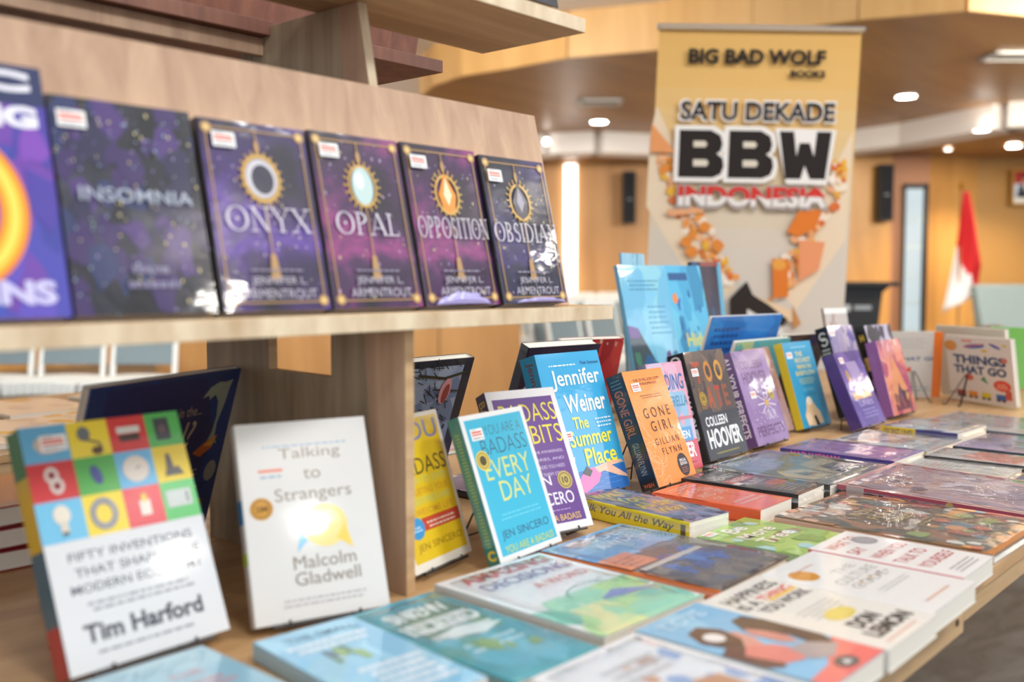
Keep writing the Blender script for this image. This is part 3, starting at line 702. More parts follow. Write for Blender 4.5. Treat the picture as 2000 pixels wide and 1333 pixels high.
A.poly([B(1468, 572), B(1545, 600), B(1548, 625), B(1490, 610)], '#e8cba6'); A.poly([B(1548, 590), B(1566, 628), B(1550, 638)], '#c58a52')
# dark jagged shape at the foot of the V
A.poly([B(1425, 580), B(1458, 545), B(1470, 572), B(1500, 590), B(1540, 620), B(1530, 632), B(1560, 700), B(1430, 700)], '#332c28')
for k in range(6): A.poly([B(1458 + 13 * k, 602 + 6 * k), B(1470 + 13 * k, 606 + 6 * k), B(1462 + 13 * k, 622 + 6 * k)], '#d8d0c8')
A.poly([B(1460, 600), B(1545, 650), B(1540, 664), B(1458, 618)], '#e2dcd4')
def T_(s, x0, y0, x1, y1, c, bold=.0, wob=0):
    a = pt(x0, y1); b = pt(x1, y0); a2 = pt(x1, y1); A.text(s, a[0], a[1], b[0], b[1], c, bold, 0, 0, wob)
T_('BIG BAD WOLF', 1343, 95, 1611, 124, '#2a2420', .045); T_('BOOKS', 1541, 134, 1610, 148, '#2a2420', .05)
T_('SATU DEKADE', 1323, 192, 1633, 236, '#efe9e2', .06); T_('SATU DEKADE', 1327, 196, 1630, 233, '#2e2826', .032)
def blocky_b(x, g, c, hole):
    o = [(0 - g, 252 - g), (62 + g * .6, 252 - g), (80 + g, 262 - g * .6), (84 + g, 278), (80 + g, 292), (72 + g, 297), (84 + g, 306), (86 + g, 322), (80 + g, 337 + g * .6), (64 + g * .6, 344 + g), (-4 - g, 344 + g)]
    A.poly([B(x + a_, b_) for a_, b_ in o], c)
    if hole:
        A.poly([B(x + 27, 273), B(x + 50, 273), B(x + 54, 279), B(x + 50, 285), B(x + 27, 285)], hole); A.poly([B(x + 26, 309), B(x + 52, 309), B(x + 56, 315), B(x + 52, 322), B(x + 26, 322)], hole)
for x0 in (1326, 1423): blocky_b(x0, 9, '#efe9e2', None)
A.poly([B(1512, 246), B(1632, 248), B(1614, 355), B(1534, 354)], '#efe9e2')
for x0 in (1326, 1423): blocky_b(x0, 0, '#2c2523', '#ddd2bf')
A.poly([B(1521, 252), B(1549, 252), B(1554, 300), B(1560, 274), B(1580, 274), B(1588, 300), B(1594, 252), B(1623, 252), B(1610, 344), B(1580, 344), B(1570, 318), B(1562, 344), B(1532, 344)], '#2c2523')
T_('INDONESIA', 1318, 356, 1619, 406, '#a89c96', .07); T_('INDONESIA', 1322, 360, 1614, 399, '#e9e2dc', .045)
a_, b_ = pt(1322, 399), pt(1614, 360); A.text('INDONESIA', a_[0], a_[1], b_[0], b_[1], '#cf3a30', .045, cut=.45)
A.rect(0, .9935, 1, 1, '#b8a48c')
m.build('banner_sheet', bmat, g)
m = MB(); top = org + vv
m.tube([top - uu * .01 + nrm * .004, top + uu * 1.012 + nrm * .004], .011, 8); m.build('top_rail', plain('brushed_rail', '#c8c8ca', .35, .7), g)
m = MB(); m.tube([org + uu * .5 + FW * .03 - Vector((0, 0, .02)), top + uu * .5 + FW * .03], .008, 8); m.build('pole', plain('pole_grey', '#8a8c90', .4, .6), g)
m = MB(); c0 = org + uu * .5; M_ = Matrix.Identity(4)
for i in range(3): M_[i][0] = RT[i]; M_[i][1] = FW[i]; M_[i][3] = (c0.x, c0.y, 0)[i]
m.box((-.42, -.1, 0), (.42, .12, .1), M=M_); m.build('base_cassette', plain('cassette_grey', '#a8aaae', .4, .5), g, bevel=.01)

# ------------------------------------------------------------ display tables
def table(name, x0, x1, y0, y1, ztop, th, label, legs=True, group='plywood display tables'):
    g = empty(name, ((x0 + x1) / 2, (y0 + y1) / 2, 0), label=label, cat='table', group=group); cx, cy = (x0 + x1) / 2, (y0 + y1) / 2
    m = MB(); a = (x0 - cx, y0 - cy); b = (x1 - cx, y1 - cy)
    m.box((a[0], a[1], ztop - .018), (b[0], b[1], ztop)); m.build('tabletop', PLY_TBL, g, bevel=.001)
    for (p, q, nm) in (((a[0] + .004, a[1] + .004), (b[0] - .004, a[1] + .022), 'apron'), ((a[0] + .004, b[1] - .022), (b[0] - .004, b[1] - .004), 'apron'), ((a[0] + .004, a[1] + .022), (a[0] + .022, b[1] - .022), 'apron'), ((b[0] - .022, a[1] + .022), (b[0] - .004, b[1] - .022), 'apron')):
        m = MB(); m.box((*p, ztop - th), (*q, ztop - .018)); m.build(nm, PLY_X, g)
    for sx in (a[0] + .03, b[0] - .09):
        for sy in (a[1] + .12, b[1] - .18): m = MB(); m.box((sx, sy, 0), (sx + .06, sy + .06, ztop - .018)); m.build('leg', PLY_V, g)
    return g
g1 = table('display_table', -.55, 1.168, .343, 1.64, T, .05, 'plywood display table carrying the wooden rack, nearer the camera')
m = MB(); m.lathe([(.004, -.0004), (.004, .0006)], 12, M=Matrix.Translation(g1.location * -1) @ Matrix.Translation((1.14, .346, T - .033)) @ Matrix.Rotation(R(90), 4, 'X')); m.build('screw_hole', plain('hole_dark', '#5a4430', .8), g1)
table('display_table', 1.178, 3.6, .348, 1.64, T, .044, 'plywood display table beyond the rack, at the right edge')
table('display_table', .45, 1.9, 2.05, 3.0, T, .05, 'low display table with pale books seen under the shelf at the left')

# ------------------------------------------------------------ rack standing on the near table
g = empty('book_rack', (.7, .99, T), label='two-tier plywood book rack standing on the table', cat='shelf rack'); G0 = Vector((.7, .99, T))
def rb(name, a, b, mats, bevel=.0008, me=0):
    m = MB(); a = Vector(a) - Vector((.7, .99, 0)); b = Vector(b) - Vector((.7, .99, 0)); m.box(a, b)
    if len(mats) > 1:      # end and front faces show the plies
        for i in (2, 3, 4, 5): m.m[i] = 1
    return m.build(name, mats, g, bevel=bevel)
rb('shelf', (-.35, .757, .296), (1.056, .955, .314), [PLY_X, EDGE])
rb('shelf', (-.35, 1.03, .299), (1.056, 1.225, .317), [PLY_X, EDGE])
rb('shelf', (-.35, .801, .668), (1.052, .985, .686), [PLY_X, EDGE])
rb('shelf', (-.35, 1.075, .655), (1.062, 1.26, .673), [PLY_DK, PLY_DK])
def rp(name, pts, d, mats):   # outline in y,z at x
    m = MB(); x = pts[0]; m.prism([(x - .7, y - .99, z) for y, z in pts[1]], (d, 0, 0), m=0, medge=1 if len(mats) > 1 else 0); return m.build(name, mats, g, bevel=.0006)
rp('side_panel', (.728, [(.842, 0), (1.19, 0), (1.19, .2959), (1.048, .2959), (1.048, .236), (.925, .234), (.925, .2959), (.866, .2959)]), .013, [PLY_GR, PLY_X])
rp('front_bracket', (.728, [(.797, 0), (.8415, 0), (.8655, .2959), (.797, .2959)]), .013, [PLY_V, PLY_X])
rp('side_panel', (.757, [(.895, .3175), (.944, .6675), (1.14, .6675), (1.14, .3175)]), .013, [PLY_GR, PLY_X])
rp('front_bracket', (.757, [(.842, .3175), (.8945, .3175), (.9435, .6675), (.905, .6675), (.884, .56)]), .013, [PLY_V, EDGE])
rp('side_panel', (-.2, [(.797, 0), (1.19, 0), (1.19, .2959), (.797, .2959)]), .013, [PLY_GR, PLY_X])
tl = R(13.5)
def leanboard(name, y, z, x0, x1, L_, th, sgn, mats):
    m = MB(); c_, s_ = math.cos(tl), math.sin(tl) * sgn; n_ = (0, c_ * th, -s_ * th) if sgn > 0 else (0, -c_ * th, -abs(s_) * th)
    a = Vector((x0 - .7, y - .99, z)); b = a + Vector((0, s_ * L_, c_ * L_))
    m.prism([a, b, b + Vector(n_), a + Vector(n_)], (x1 - x0, 0, 0)); return m.build(name, mats, g, bevel=.0008)
leanboard('backboard', .7985, .3145, -.35, 1.017, .256, .012, 1, [PLY_V])
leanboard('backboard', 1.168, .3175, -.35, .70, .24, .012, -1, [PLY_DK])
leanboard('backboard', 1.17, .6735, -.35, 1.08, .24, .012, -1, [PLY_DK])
rb('rear_fascia', (-.35, 1.09, .632), (.7565, 1.1, .654), [PLY_V])
# ------------------------------------------------------------ books
G_UP = 'paperbacks leaning on the rack shelf'; G_ST = 'books standing on easels along the table'; G_FL = 'books lying flat on the table'; G_RE = 'books facing the far side of the table'
ZS = .3190
def stars(A, n, seed, c='#b9a1c8', x0=.06, y0=.04, x1=.94, y1=.96, s=.008):
    A.blobs(x0, y0, x1, y1, n, [c, '#d8c890', '#8a7fb0'], s, seed, .9)
def crystal(title, author, gem, gcol, seed, title_w=(.1, .9), gemtop='#c9a050'):
    def f(A):
        g = '#b08a58'
        stars(A, 60, seed); A.frame(.05, .04, .95, .96, .014, g, .008)
        for cx, cy in ((.07, .05), (.93, .05), (.07, .95), (.93, .95)): A.ell(cx, cy, .05, .03, g).ell(cx, cy, .025, .016, '#e0c07a')
        A.line([(.5, .96), (.5, .87)], .008, g).ell(.5, .87, .025, .035, g)
        for k in range(20):
            a = k * math.pi / 10; r0 = (.165, .12); A.line([(.5 + r0[0] * math.cos(a), .70 + r0[1] * math.sin(a)), (.5 + r0[0] * 1.28 * math.cos(a), .70 + r0[1] * 1.28 * math.sin(a))], .009, gemtop)
        if gem == 'moon': A.ring(.5, .70, .15, .11, .03, gemtop).ell(.5, .70, .145, .105, '#c8c4cc').ell(.51, .695, .105, .08, gcol)
        elif gem == 'oval': A.ring(.5, .70, .14, .11, .02, gemtop).ell(.5, .70, .12, .11, gcol).ell(.47, .73, .05, .05, '#dfe8e4')
        else: A.ring(.5, .69, .14, .11, .025, gemtop).poly([(.5, .83), (.62, .69), (.58, .6), (.5, .57), (.42, .6), (.38, .69)], gcol).poly([(.5, .8), (.56, .69), (.5, .62), (.45, .69)], '#e8d8b0' if gcol != '#2c2a3c' else '#8a8a9c')
        A.line([(.5, .57), (.5, .23)], .008, g).ell(.5, .28, .03, .02, g).poly([(.47, .27), (.53, .27), (.55, .16), (.45, .16)], g)
        A.serif(title, title_w[0], .415, title_w[1], .545, '#d2cbd6')
        A.lines(.25, .205, .8, .225, 1, '#8a8298', .5, seed)
        A.text('JENNIFER L.', .26, .125, .78, .175, '#b9b2c0', .0).text('ARMENTROUT', .18, .06, .86, .11, '#b9b2c0', .0)
    return f
def a_u1(A):
    A.blobs(0, 0, 1, 1, 40, ['#4a3c9c', '#5a4cb4', '#6a3fa0', '#3a50b0', '#3b3f98'], .12, 3)
    A.blobs(.3, .5, 1, .85, 10, ['#6f3fa8', '#7a45ae'], .1, 4)
    A.rect(.0, .84, 1, 1, '#25305a')
    A.ring(.42, .42, .26, .2, .16, '#e8822c', 28, -80, 130).ring(.42, .42, .29, .225, .1, '#f2b62e', 28, -75, 125).ring(.42, .42, .32, .25, .04, '#f8da5a', 28, -70, 120)
    A.poly([(.1, .5), (.42, .67), (.5, .62), (.3, .5)], '#f2c23a')
    A.text('IC', .5, .89, .93, .975, '#e8e6ee', .06).text('NG', .56, .745, .95, .835, '#e8e6ee', .06).text('OLLINS', .12, .05, .93, .145, '#c8c4ea', .05)
book('paperback', 'blue and purple paperback with a fiery orange coil, leftmost on the rack shelf', G_UP, (.218, .777, 0, 13.4, .140, .204, ZS), .020, '#4747a8', '#2b2d5c', art=a_u1)
def a_u2(A):
    A.blobs(0, 0, 1, 1, 60, ['#2a2848', '#3a2a5c', '#20222e', '#2c3660', '#4a3470'], .09, 7); stars(A, 150, 8, '#8fa4b8', 0, 0, 1, 1, .008)
    A.text('INSOMNIA', .12, .52, .92, .585, '#a9b0bf', .01).lines(.4, .19, .68, .235, 1, '#7d7896', .7, 3).lines(.36, .12, .74, .165, 1, '#7d7896', .7, 4)
book('paperback', 'dark speckled purple paperback on the rack shelf beside the blue one', G_UP, (.3605, .777, 0, 13.4, .127, .1845, ZS), .020, '#23223a', '#17161f', art=a_u2, basemat=SLATE, stick=[(.04, .93)])
book('paperback', 'violet starry paperback with a crescent moon pendant, on the rack shelf', G_UP, (.4945, .777, 0, 13.4, .119, .182, ZS), .020, '#3a2a66', '#15131e', art=crystal('ONYX', '', 'moon', '#2c2a3c', 11, (.12, .9)), basemat=PURPLE, stick=[(.1, .93)])
book('paperback', 'magenta starry paperback with a pale oval gem, on the rack shelf', G_UP, (.6185, .777, 0, 13.4, .1185, .184, ZS), .020, '#5a2a5c', '#1b1220', art=crystal('OPAL', '', 'oval', '#b9d0cc', 12, (.14, .84)), basemat=MAGENTA, stick=[(.08, .93)])
book('paperback', 'maroon starry paperback with an orange teardrop gem, on the rack shelf', G_UP, (.742, .776, .4, 13.4, .1175, .1845, ZS), .020, '#4a2238', '#150f18', art=crystal('OPPOSITION', '', 'drop', '#e08a28', 13, (.04, .98)), basemat=MAGENTA, stick=[(.07, .92)])
book('paperback', 'black starry paperback with a dark teardrop gem, rightmost on the rack shelf', G_UP, (.8605, .770, 0, 13.6, .1165, .181, ZS), .020, '#1e2230', '#14141c', art=crystal('OBSIDIAN', '', 'drop', '#2c2a3c', 14, (.02, .99)), basemat=NIGHT, stick=[(.06, .9)])
book('hardback', 'dark book at the top edge of the photo on the upper rack shelf', 'books on the upper rack shelf', (.875, .806, 0, 13.5, .127, .19, .6912), .02, '#23222a', '#1a1a22', hard=True)

# front row on easels ------------------------------------------------
def a_inv(A):
    cs = [['#5fa9d0', '#ecd23c', '#d03a3a', '#52b058'], ['#c82c30', '#50a84c', '#6ab4dc', '#e8cc38'], ['#6cbce0', '#ecd23c', '#d8404e', '#5cc06c']]; x = [0, .27, .52, .765, 1]; y = [1, .845, .685, .515]
    for r_ in range(3):
        for c_ in range(4): A.rect(x[c_], y[r_ + 1], x[c_ + 1], y[r_], cs[r_][c_])
    A.ell(.15, .92, .085, .04, '#c9bca8').rect(.09, .885, .22, .94, '#d2b4a4')
    A.ell(.365, .945, .04, .032, '#6c7074').line([(.37, .92), (.45, .9), (.46, .87)], .01, '#5a5448').ell(.43, .868, .035, .018, '#5a4030')
    A.rect(.57, .925, .72, .955, '#d8d4cc').rect(.58, .89, .71, .92, '#3a2c28').rect(.82, .875, .92, .975, '#3f4048').ell(.87, .925, .025, .02, '#6a5a60')
    A.ring(.13, .79, .022, .018, .02, '#d8cfc8').ring(.15, .745, .022, .018, .02, '#d8cfc8').ell(.13, .79, .012, .01, '#2a2a2a').ell(.15, .745, .012, .01, '#2a2a2a')
    A.ell(.39, .765, .03, .045, '#3c4a8c', rot=.5).ell(.64, .765, .085, .058, '#ddd4c8').line([(.64, .765), (.67, .775)], .005, '#555').poly([(.82, .71), (.95, .71), (.92, .75), (.89, .745), (.875, .81), (.85, .81), (.84, .75)], '#4c4a4c')
    A.ell(.14, .625, .05, .04, '#e4dccc').rect(.12, .55, .165, .6, '#d8d0c0').rect(.125, .54, .16, .555, '#444').ring(.385, .6, .05, .04, .035, '#8d8c90').rect(.61, .56, .68, .625, '#ece4d8').ell(.645, .635, .02, .02, '#e4c860').rect(.79, .57, .96, .645, '#c8d0cc').rect(.925, .585, .935, .63, '#333')
    A.rect(0, 0, 1, .515, '#dadcde')
    for s_, x0, x1, yy in (('FIFTY INVENTIONS', .12, .9, .43), ('THAT SHAPED THE', .14, .93, .365), ('MODERN ECONOMY', .1, .93, .3)): A.text(s_, x0, yy, x1, yy + .036, '#5c6470', .012)
    A.lines(.16, .225, .85, .275, 2, '#8a8f98', .4, 3); A.text('Tim Harford', .12, .105, .86, .18, '#4a4e58', .035); A.lines(.14, .06, .84, .085, 1, '#8a8f98', .4, 5)
def s_inv(A): A.rect(0, .8, 1, 1, '#3f7a3a').rect(0, .5, 1, .8, '#d9b526').rect(0, .2, 1, .5, '#3f6a80').rect(0, 0, 1, .2, '#b8343a')
def stand(name, label, pose, t, front, **k):
    b = book(name, label, k.pop('group', G_ST), pose, t, front, **k); return b
P_inv = (0.3644, 0.8141, 1.6, 22.5, 0.1548, 0.2194, 0.0149)
stand('paperback', 'white paperback with a bright grid of small pictures, front left', P_inv, .026, '#dadcde', spine='#3f6a80', art=a_inv, mat=SMOOTH, basemat=SMOOTH, spineart=s_inv, stick=[(.1, .955)])
def a_str(A):
    A.lines(.12, .87, .92, .892, 1, '#8fb0c8', .35, 2)
    for s_, x0, x1, y0, y1 in (('Talking', .3, .77, .79, .86), ('to', .47, .6, .695, .745), ('Strangers', .24, .82, .57, .655)): A.text(s_, x0, y0, x1, y1, '#94897c', .0)
    A.rect(.14, .745, .32, .76, '#e0806a').lines(.14, .715, .32, .74, 1, '#9ab0c4', .5, 5)
    A.ell(.135, .565, .085, .056, '#c8902a').ring(.135, .565, .062, .041, .008, '#8a5a14').text('2M', .09, .55, .18, .58, '#7a5214', .02)
    A.ell(.59, .45, .17, .11, '#ecd98a').poly([(.66, .38), (.78, .32), (.74, .45)], '#f0d060').poly([(.44, .38), (.36, .33), (.4, .45)], '#8cc8e8').ell(.52, .46, .1, .06, '#f2e6c0')
    A.text('Malcolm', .32, .245, .79, .31, '#94897c', 0).text('Gladwell', .32, .165, .81, .23, '#94897c', 0).lines(.2, .07, .85, .12, 2, '#b0aeb0', .3, 7)
P_str = (0.5424, 0.8101, -18.5, 20.2, 0.1408, 0.2013, 0.0109)
stand('paperback', 'plain white paperback with a gold seal and a speech bubble', P_str, .017, '#dcdad6', spine='#d8d4ce', art=a_str, mat=SMOOTH, basemat=SMOOTH, spineart=lambda A: A.rect(0, .5, 1, .62, '#3c88c0').rect(0, .3, 1, .36, '#b8d040'))
def a_yel(A):
    A.rect(0, 0, 1, 1, '#efe8da').rect(.05, .055, .95, .97, '#e8c41c').text('YOU', .14, .82, .92, .95, '#8a86a8', .012)
    A.text('BADASS', .1, .6, .94, .71, '#5c4a26', .0)
    for i, (y0, c) in enumerate(((.54, '#c8ce70'), (.47, '#d89a28'), (.41, '#c8ce70'), (.34, '#d89a28'))): A.text(('HOW TO STOP', 'DOUBTING YOUR', 'GREATNESS AND', 'AWESOME LIFE')[i], .16, y0, .88, y0 + .045, c, .012)
    A.poly([(.3, .24), (.95, .24), (.95, .325), (.3, .325)], '#cc4a2c').lines(.36, .255, .9, .31, 2, '#ecd8c8', .4, 3).ell(.2, .27, .12, .07, '#3e9ad4').lines(.12, .25, .28, .29, 2, '#cfe6f4', .5, 2)
    A.text('JEN SINCERO', .14, .11, .9, .17, '#a8821c', .0)
P_yel = (0.7616, 0.8181, 12, 17, 0.1210, 0.1825, 0.0108)
stand('paperback', 'yellow paperback with a red strip, just right of the rack foot', P_yel, .02, '#e8c41c', spine='#d8a818', art=a_yel)
def a_day(A):
    A.rect(0, 0, 1, 1, '#e6e6e4').rect(.055, .04, .945, .965, '#34b2d2')
    A.text('YOU ARE A', .3, .84, .88, .91, '#356a80', -.012).text('BADASS', .2, .705, .9, .815, '#2f5f74', -.014)
    A.text('EVERY', .16, .54, .86, .675, '#d9dc7c', -.004).text('DAY', .3, .385, .8, .52, '#d9dc7c', -.004)
    A.lines(.18, .265, .86, .325, 2, '#6ccce0', .3, 5); A.text('JEN SINCERO', .13, .13, .88, .2, '#2a5a78', .0).text('YOU ARE A BADASS', .12, .05, .9, .1, '#b9cf68', .012)
    A.ell(.17, .68, .1, .068, '#e0c75a').ring(.17, .68, .07, .048, .01, '#6c5a1c').ell(.17, .68, .05, .035, '#4a4224')
P_day = (0.8557, 0.7727, 5.7, 20.7, 0.1324, 0.1818, 0.0121)
stand('paperback', 'turquoise paperback with a white border, in front of the purple one', P_day, .02, '#e6e6e4', spine='#2c7a78', art=a_day, spineart=lambda A: A.lines(.3, .12, .7, .9, 34, '#8fae5a', .5, 3).text('C', .2, .03, .8, .1, '#d8c030', .05), stick=[(.1, .9)])
def a_hab(A):
    A.rect(0, 0, 1, 1, '#e8e4e4').rect(.07, .05, .93, .94, '#5d3083')
    A.text('BADASS', .13, .765, .93, .895, '#e2cf2a', -.006).text('HABITS', .13, .605, .93, .735, '#e2cf2a', -.006)
    for i, s_ in enumerate(('CULTIVATE THE AWARENESS,', 'BOUNDARIES, AND', 'DAILY UPGRADES YOU NEED', 'TO MAKE THEM STICK')): A.text(s_, .14 + .03 * i, .53 - .052 * i, .88 - .02 * i, .553 - .052 * i, '#c9b8dc', .0)
    A.text('JEN', .3, .29, .58, .375, '#ece6f0', .008).text('SINCERO', .2, .175, .84, .26, '#ece6f0', .006).seal(.78, .335, .105, '#b9a04a', '#241c18')
    A.lines(.28, .135, .8, .15, 1, '#a88cc4', .5, 2); A.text('YOU ARE A BADASS', .1, .065, .86, .108, '#dcb46a', .01)
P_hab = (0.9536, 0.8215, -11.5, 26, 0.1193, 0.2005, 0.0155)
stand('paperback', 'purple paperback with a white border and yellow lettering', P_hab, .024, '#e8e4e4', spine='#3a1c3c', art=a_hab, spineart=lambda A: A.text('BADASS HABITS', .2, .3, .8, .95, '#c8a02c', .01, rot=-90))
def a_sum(A):
    A.rect(0, 0, 1, 1, '#2f9fcf')
    A.rect(0, 0, 1, .17, '#2468b4')
    for i in range(12): A.line([(.02 + .3 * (i % 3), .03 + .012 * i), (.3 + .3 * (i % 3), .028 + .012 * i)], .003, '#4f96d4')
    A.poly([(.05, 0.046), (.3, 0.023), (.52, 0.076), (.6, 0.144), (.55, 0.179), (.4, 0.182), (.3, 0.152), (.2, 0.099)], '#e06cac').poly([(.5, 0.179), (.78, 0.205), (.95, 0.199), (.98, 0.179), (.78, 0.171), (.98, 0.091), (1, 0.068), (.86, 0.091), (.64, 0.144), (.55, 0.137)], '#e8b49a')
    A.poly([(.3, 0.152), (.38, 0.198), (.46, 0.160), (.4, 0.122)], '#38302c').poly([(.1, 0.258), (.24, 0.274), (.2, 0.182), (.12, 0.152)], '#dcdad6')
    A.lines(.12, .905, .64, .922, 1, '#cfe6f2', .6, 2); A.text('That Summer', .66, .905, .97, .93, '#2a3c78', .0)
    A.text('Jennifer', .16, .73, .93, .88, '#eee8de', .012).text('Weiner', .28, .57, .93, .70, '#eee8de', .02)
    A.text('The', .33, .455, .57, .54, '#e4d93c', .02).text('Summer', .22, .335, .9, .445, '#e4d93c', .02).text('Place', .4, .195, .9, .315, '#e4d93c', .02)
    A.lines(.68, .45, .95, .53, 3, '#cfe6f2', .4, 4)
P_sum = (1.1609, 0.9115, -1.9, 18, 0.1536, 0.2269, 0.0155)
stand('paperback', 'tall sky-blue paperback with a swimmer, white and yellow lettering', P_sum, .034, '#2f9fcf', spine='#2a90bc', art=a_sum, spineart=lambda A: A.text('Jennifer Weiner', .3, .35, .8, .96, '#7c4a44', .02, rot=-90), stick=[(.12, .45)])
def a_gone(A):
    rd = random.Random(4)
    for i in range(16):
        pts = []; x, y = .1 + .3 * rd.random(), .02 + .4 * rd.random(); a = rd.random() * 3
        for k in range(12): pts.append((min(max(x, .01), .99), min(max(y, .01), .62))); a += rd.uniform(-.2, .9); x += .08 * math.cos(a); y += .05 * math.sin(a)
        A.line(pts, .0035, '#ffc79a')
    A.text('THE 20 MILLION COPY', .2, .9, .87, .925, '#5a3418', .0).text('PHENOMENON', .34, .865, .75, .888, '#5a3418', .0)
    A.lines(.24, .75, .82, .79, 2, '#7a4622', .35, 3)
    A.text('G O N E', .2, .575, .86, .665, '#4a3426', .0).text('G I R L', .28, .455, .82, .545, '#4a3426', .0).text('G I L L I A N', .26, .335, .86, .395, '#4a3426', -.004).text('F L Y N N', .36, .245, .84, .305, '#4a3426', -.004)
    A.ell(.76, .13, .135, .1, '#3c3238').text('SPECIAL', .68, .155, .85, .18, '#f0e8e8', .02).text('EDITION', .68, .125, .85, .15, '#f0e8e8', .02).lines(.68, .06, .84, .115, 3, '#b06a5c', .4, 3)
P_gone = (1.322, 0.8566, 1.7, 22.2, 0.1214, 0.1933, 0.0178)
def s_gone(A): A.text('GONE GIRL', .22, .45, .72, .86, '#b4603c', .012, rot=-90).text('GILLIAN FLYNN', .3, .13, .66, .4, '#8fa4a8', .0, rot=-90).text('W&N', .2, .02, .8, .055, '#c8603c', .02).lines(.15, .88, .85, .97, 3, '#6c8088', .3, 2)
stand('paperback', 'orange paperback with a dark navy spine and scribbled white lines', P_gone, .034, '#f5914a', spine='#16222c', art=a_gone, spineart=s_gone, stick=[(.12, .89)])
def a_cin(A):
    A.blobs(0, 0, 1, 1, 14, ['#d8a8bc', '#dc9aa8', '#c8b4cc', '#cc8c98'], .2, 5).rect(.25, .28, .9, .72, '#8cb4d0').blobs(.25, .28, .9, .72, 8, ['#9cc0d8', '#84a8cc', '#d2a0b0'], .1, 7).rect(0, 0, 1, .27, '#cc5a68').rect(.2, .46, 1, .49, '#c87880')
    A.text('FINDING', .12, .74, .93, .89, '#3c68a4', .012).text('CINDERELLA', .08, .585, .95, .685, '#4a86a8', .012)
    A.rect(.36, .26, .9, .39, '#5a98c8').text('COLLEEN', .12, .285, .82, .36, '#f2ecec', .015).text('HOOVER', .1, .11, .9, .25, '#f2ecec', .03).lines(.5, .06, .9, .08, 1, '#8a2c3c', .5, 2)
P_cin = (1.447, .919, -3, 15, .1060, .1950, .0105)
stand('paperback', 'pink and blue paperback half hidden behind the orange one', P_cin, .02, '#d49aac', spine='#8c93ac', art=a_cin)
def a_late(A):
    A.blobs(0, .35, 1, 1, 26, ['#4a3f3e', '#5a4a44', '#3a3436', '#6a5448'], .16, 5)
    for s_, y0, cs in (('TOO', .7, ['#a8442c', '#c07c30', '#c89038']), ('LATE', .46, ['#7a5a34', '#b0502c', '#a83c2c', '#8a4a30'])):
        n_ = len(s_)
        for i, ch in enumerate(s_): A.text(ch, .12 + .8 * i / n_, y0, .12 + .8 * (i + .72) / n_, y0 + .2, cs[i], .03)
    A.rect(0, 0, 1, .42, '#34353e').text('COLLEEN', .12, .3, .66, .39, '#e6e6e8', .02).text('HOOVER', .09, .1, .93, .275, '#eeeeee', .03).lines(.14, .045, .86, .07, 1, '#8a8438', .6, 2).seal(.2, .56, .085, '#b08f2c', '#201c18')
P_late = (1.5821, 0.9152, 1.6, 17.1, 0.1496, 0.2053, 0.0156)
stand('paperback', 'thick black paperback with big white lettering and fiery letters above', P_late, .036, '#3a3a42', spine='#222228', art=a_late, spineart=lambda A: A.text('COLLEEN HOOVER', .15, .18, .75, .98, '#d8d8da', .04, rot=-90), stick=[(.08, .84)])
def a_per(A):
    A.blobs(0, 0, 1, 1, 12, ['#8a6c9c', '#957aa8', '#7d6090'], .2, 3)
    A.text('COLLEEN', .16, .8, .82, .89, '#6a4a74', .015).text('HOOVER', .12, .64, .86, .77, '#6a4a74', .02).text('ALL', .3, .48, .66, .6, '#6c4e78', .01).text('YOUR', .44, .24, .82, .34, '#cfc0d8', .0).text('PERFECTS', .12, .08, .92, .19, '#6a4a74', .02)
    for k in range(9): a = k * .7 - .3; A.line([(.62 + .06 * math.cos(a), .42 + .04 * math.sin(a)), (.62 + .28 * math.cos(a), .42 + .15 * math.sin(a))], .014, '#d8d0dc')
    A.ell(.62, .42, .05, .035, '#cfa24a'); A.blobs(.1, .02, .95, .35, 20, ['#cfc4d8', '#b9a8c8'], .012, 5).seal(.82, .5, .085, '#bda24c', '#2a2218')
P_per = (1.7905, 0.9286, 1.3, 19.5, 0.1450, 0.1959, 0.0150)
stand('paperback', 'mauve paperback with a white flower and gold round seal', P_per, .03, '#8d70a0', spine='#63477c', art=a_per, spineart=lambda A: A.text('ALL YOUR PERFECTS', .2, .1, .75, .96, '#e0d8e4', .03, rot=-90), stick=[(.2, .56)])
P_br = (1.9427, 0.9847, 0.5, 20.1, 0.1256, 0.1938, 0.0119)
stand('paperback', 'brownish-pink paperback standing behind the mauve one', P_br, .02, '#a07c78', spine='#7a5a58', art=lambda A: A.blobs(0, 0, 1, 1, 30, ['#a0807c', '#8c6864', '#b09088', '#946c60'], .12, 6))
def a_bab(A):
    A.rect(0, 0, 1, 1, '#2c93bc').lines(.2, .93, .88, .95, 1, '#9cd0e0', .5, 2)
    for s_, x0, x1, y0 in (('THE', .36, .6, .825), ('RICHEST', .3, .84, .75), ('MAN IN', .32, .8, .675), ('BABYLON', .22, .86, .6)): A.text(s_, x0, y0, x1, y0 + .055, '#d8c470', .02)
    A.lines(.26, .5, .8, .58, 3, '#b8c890', .4, 4).lines(.3, .42, .72, .46, 2, '#7cc0d4', .4, 6).lines(.32, .37, .74, .385, 1, '#1c5a80', .5, 7)
    A.poly([(.3, .3), (.4, .34), (.52, .3), (.6, .22), (.7, .16), (.74, .03), (.5, .01), (.2, .02), (.16, .14), (.26, .22)], '#d8b890').ell(.42, .3, .1, .05, '#ece0cc').poly([(.44, .12), (.52, .13), (.6, .01), (.48, .01)], '#2a2a34').ell(.28, .1, .1, .07, '#e4c8a4')
P_bab = (2.0892, 0.9724, -3.2, 17.7, 0.1306, 0.1998, 0.0117)
stand('paperback', 'teal-blue paperback with a yellow spine and a bearded figure', P_bab, .022, '#2c93bc', spine='#e0c22c', art=a_bab, stick=[(.06, .88)])
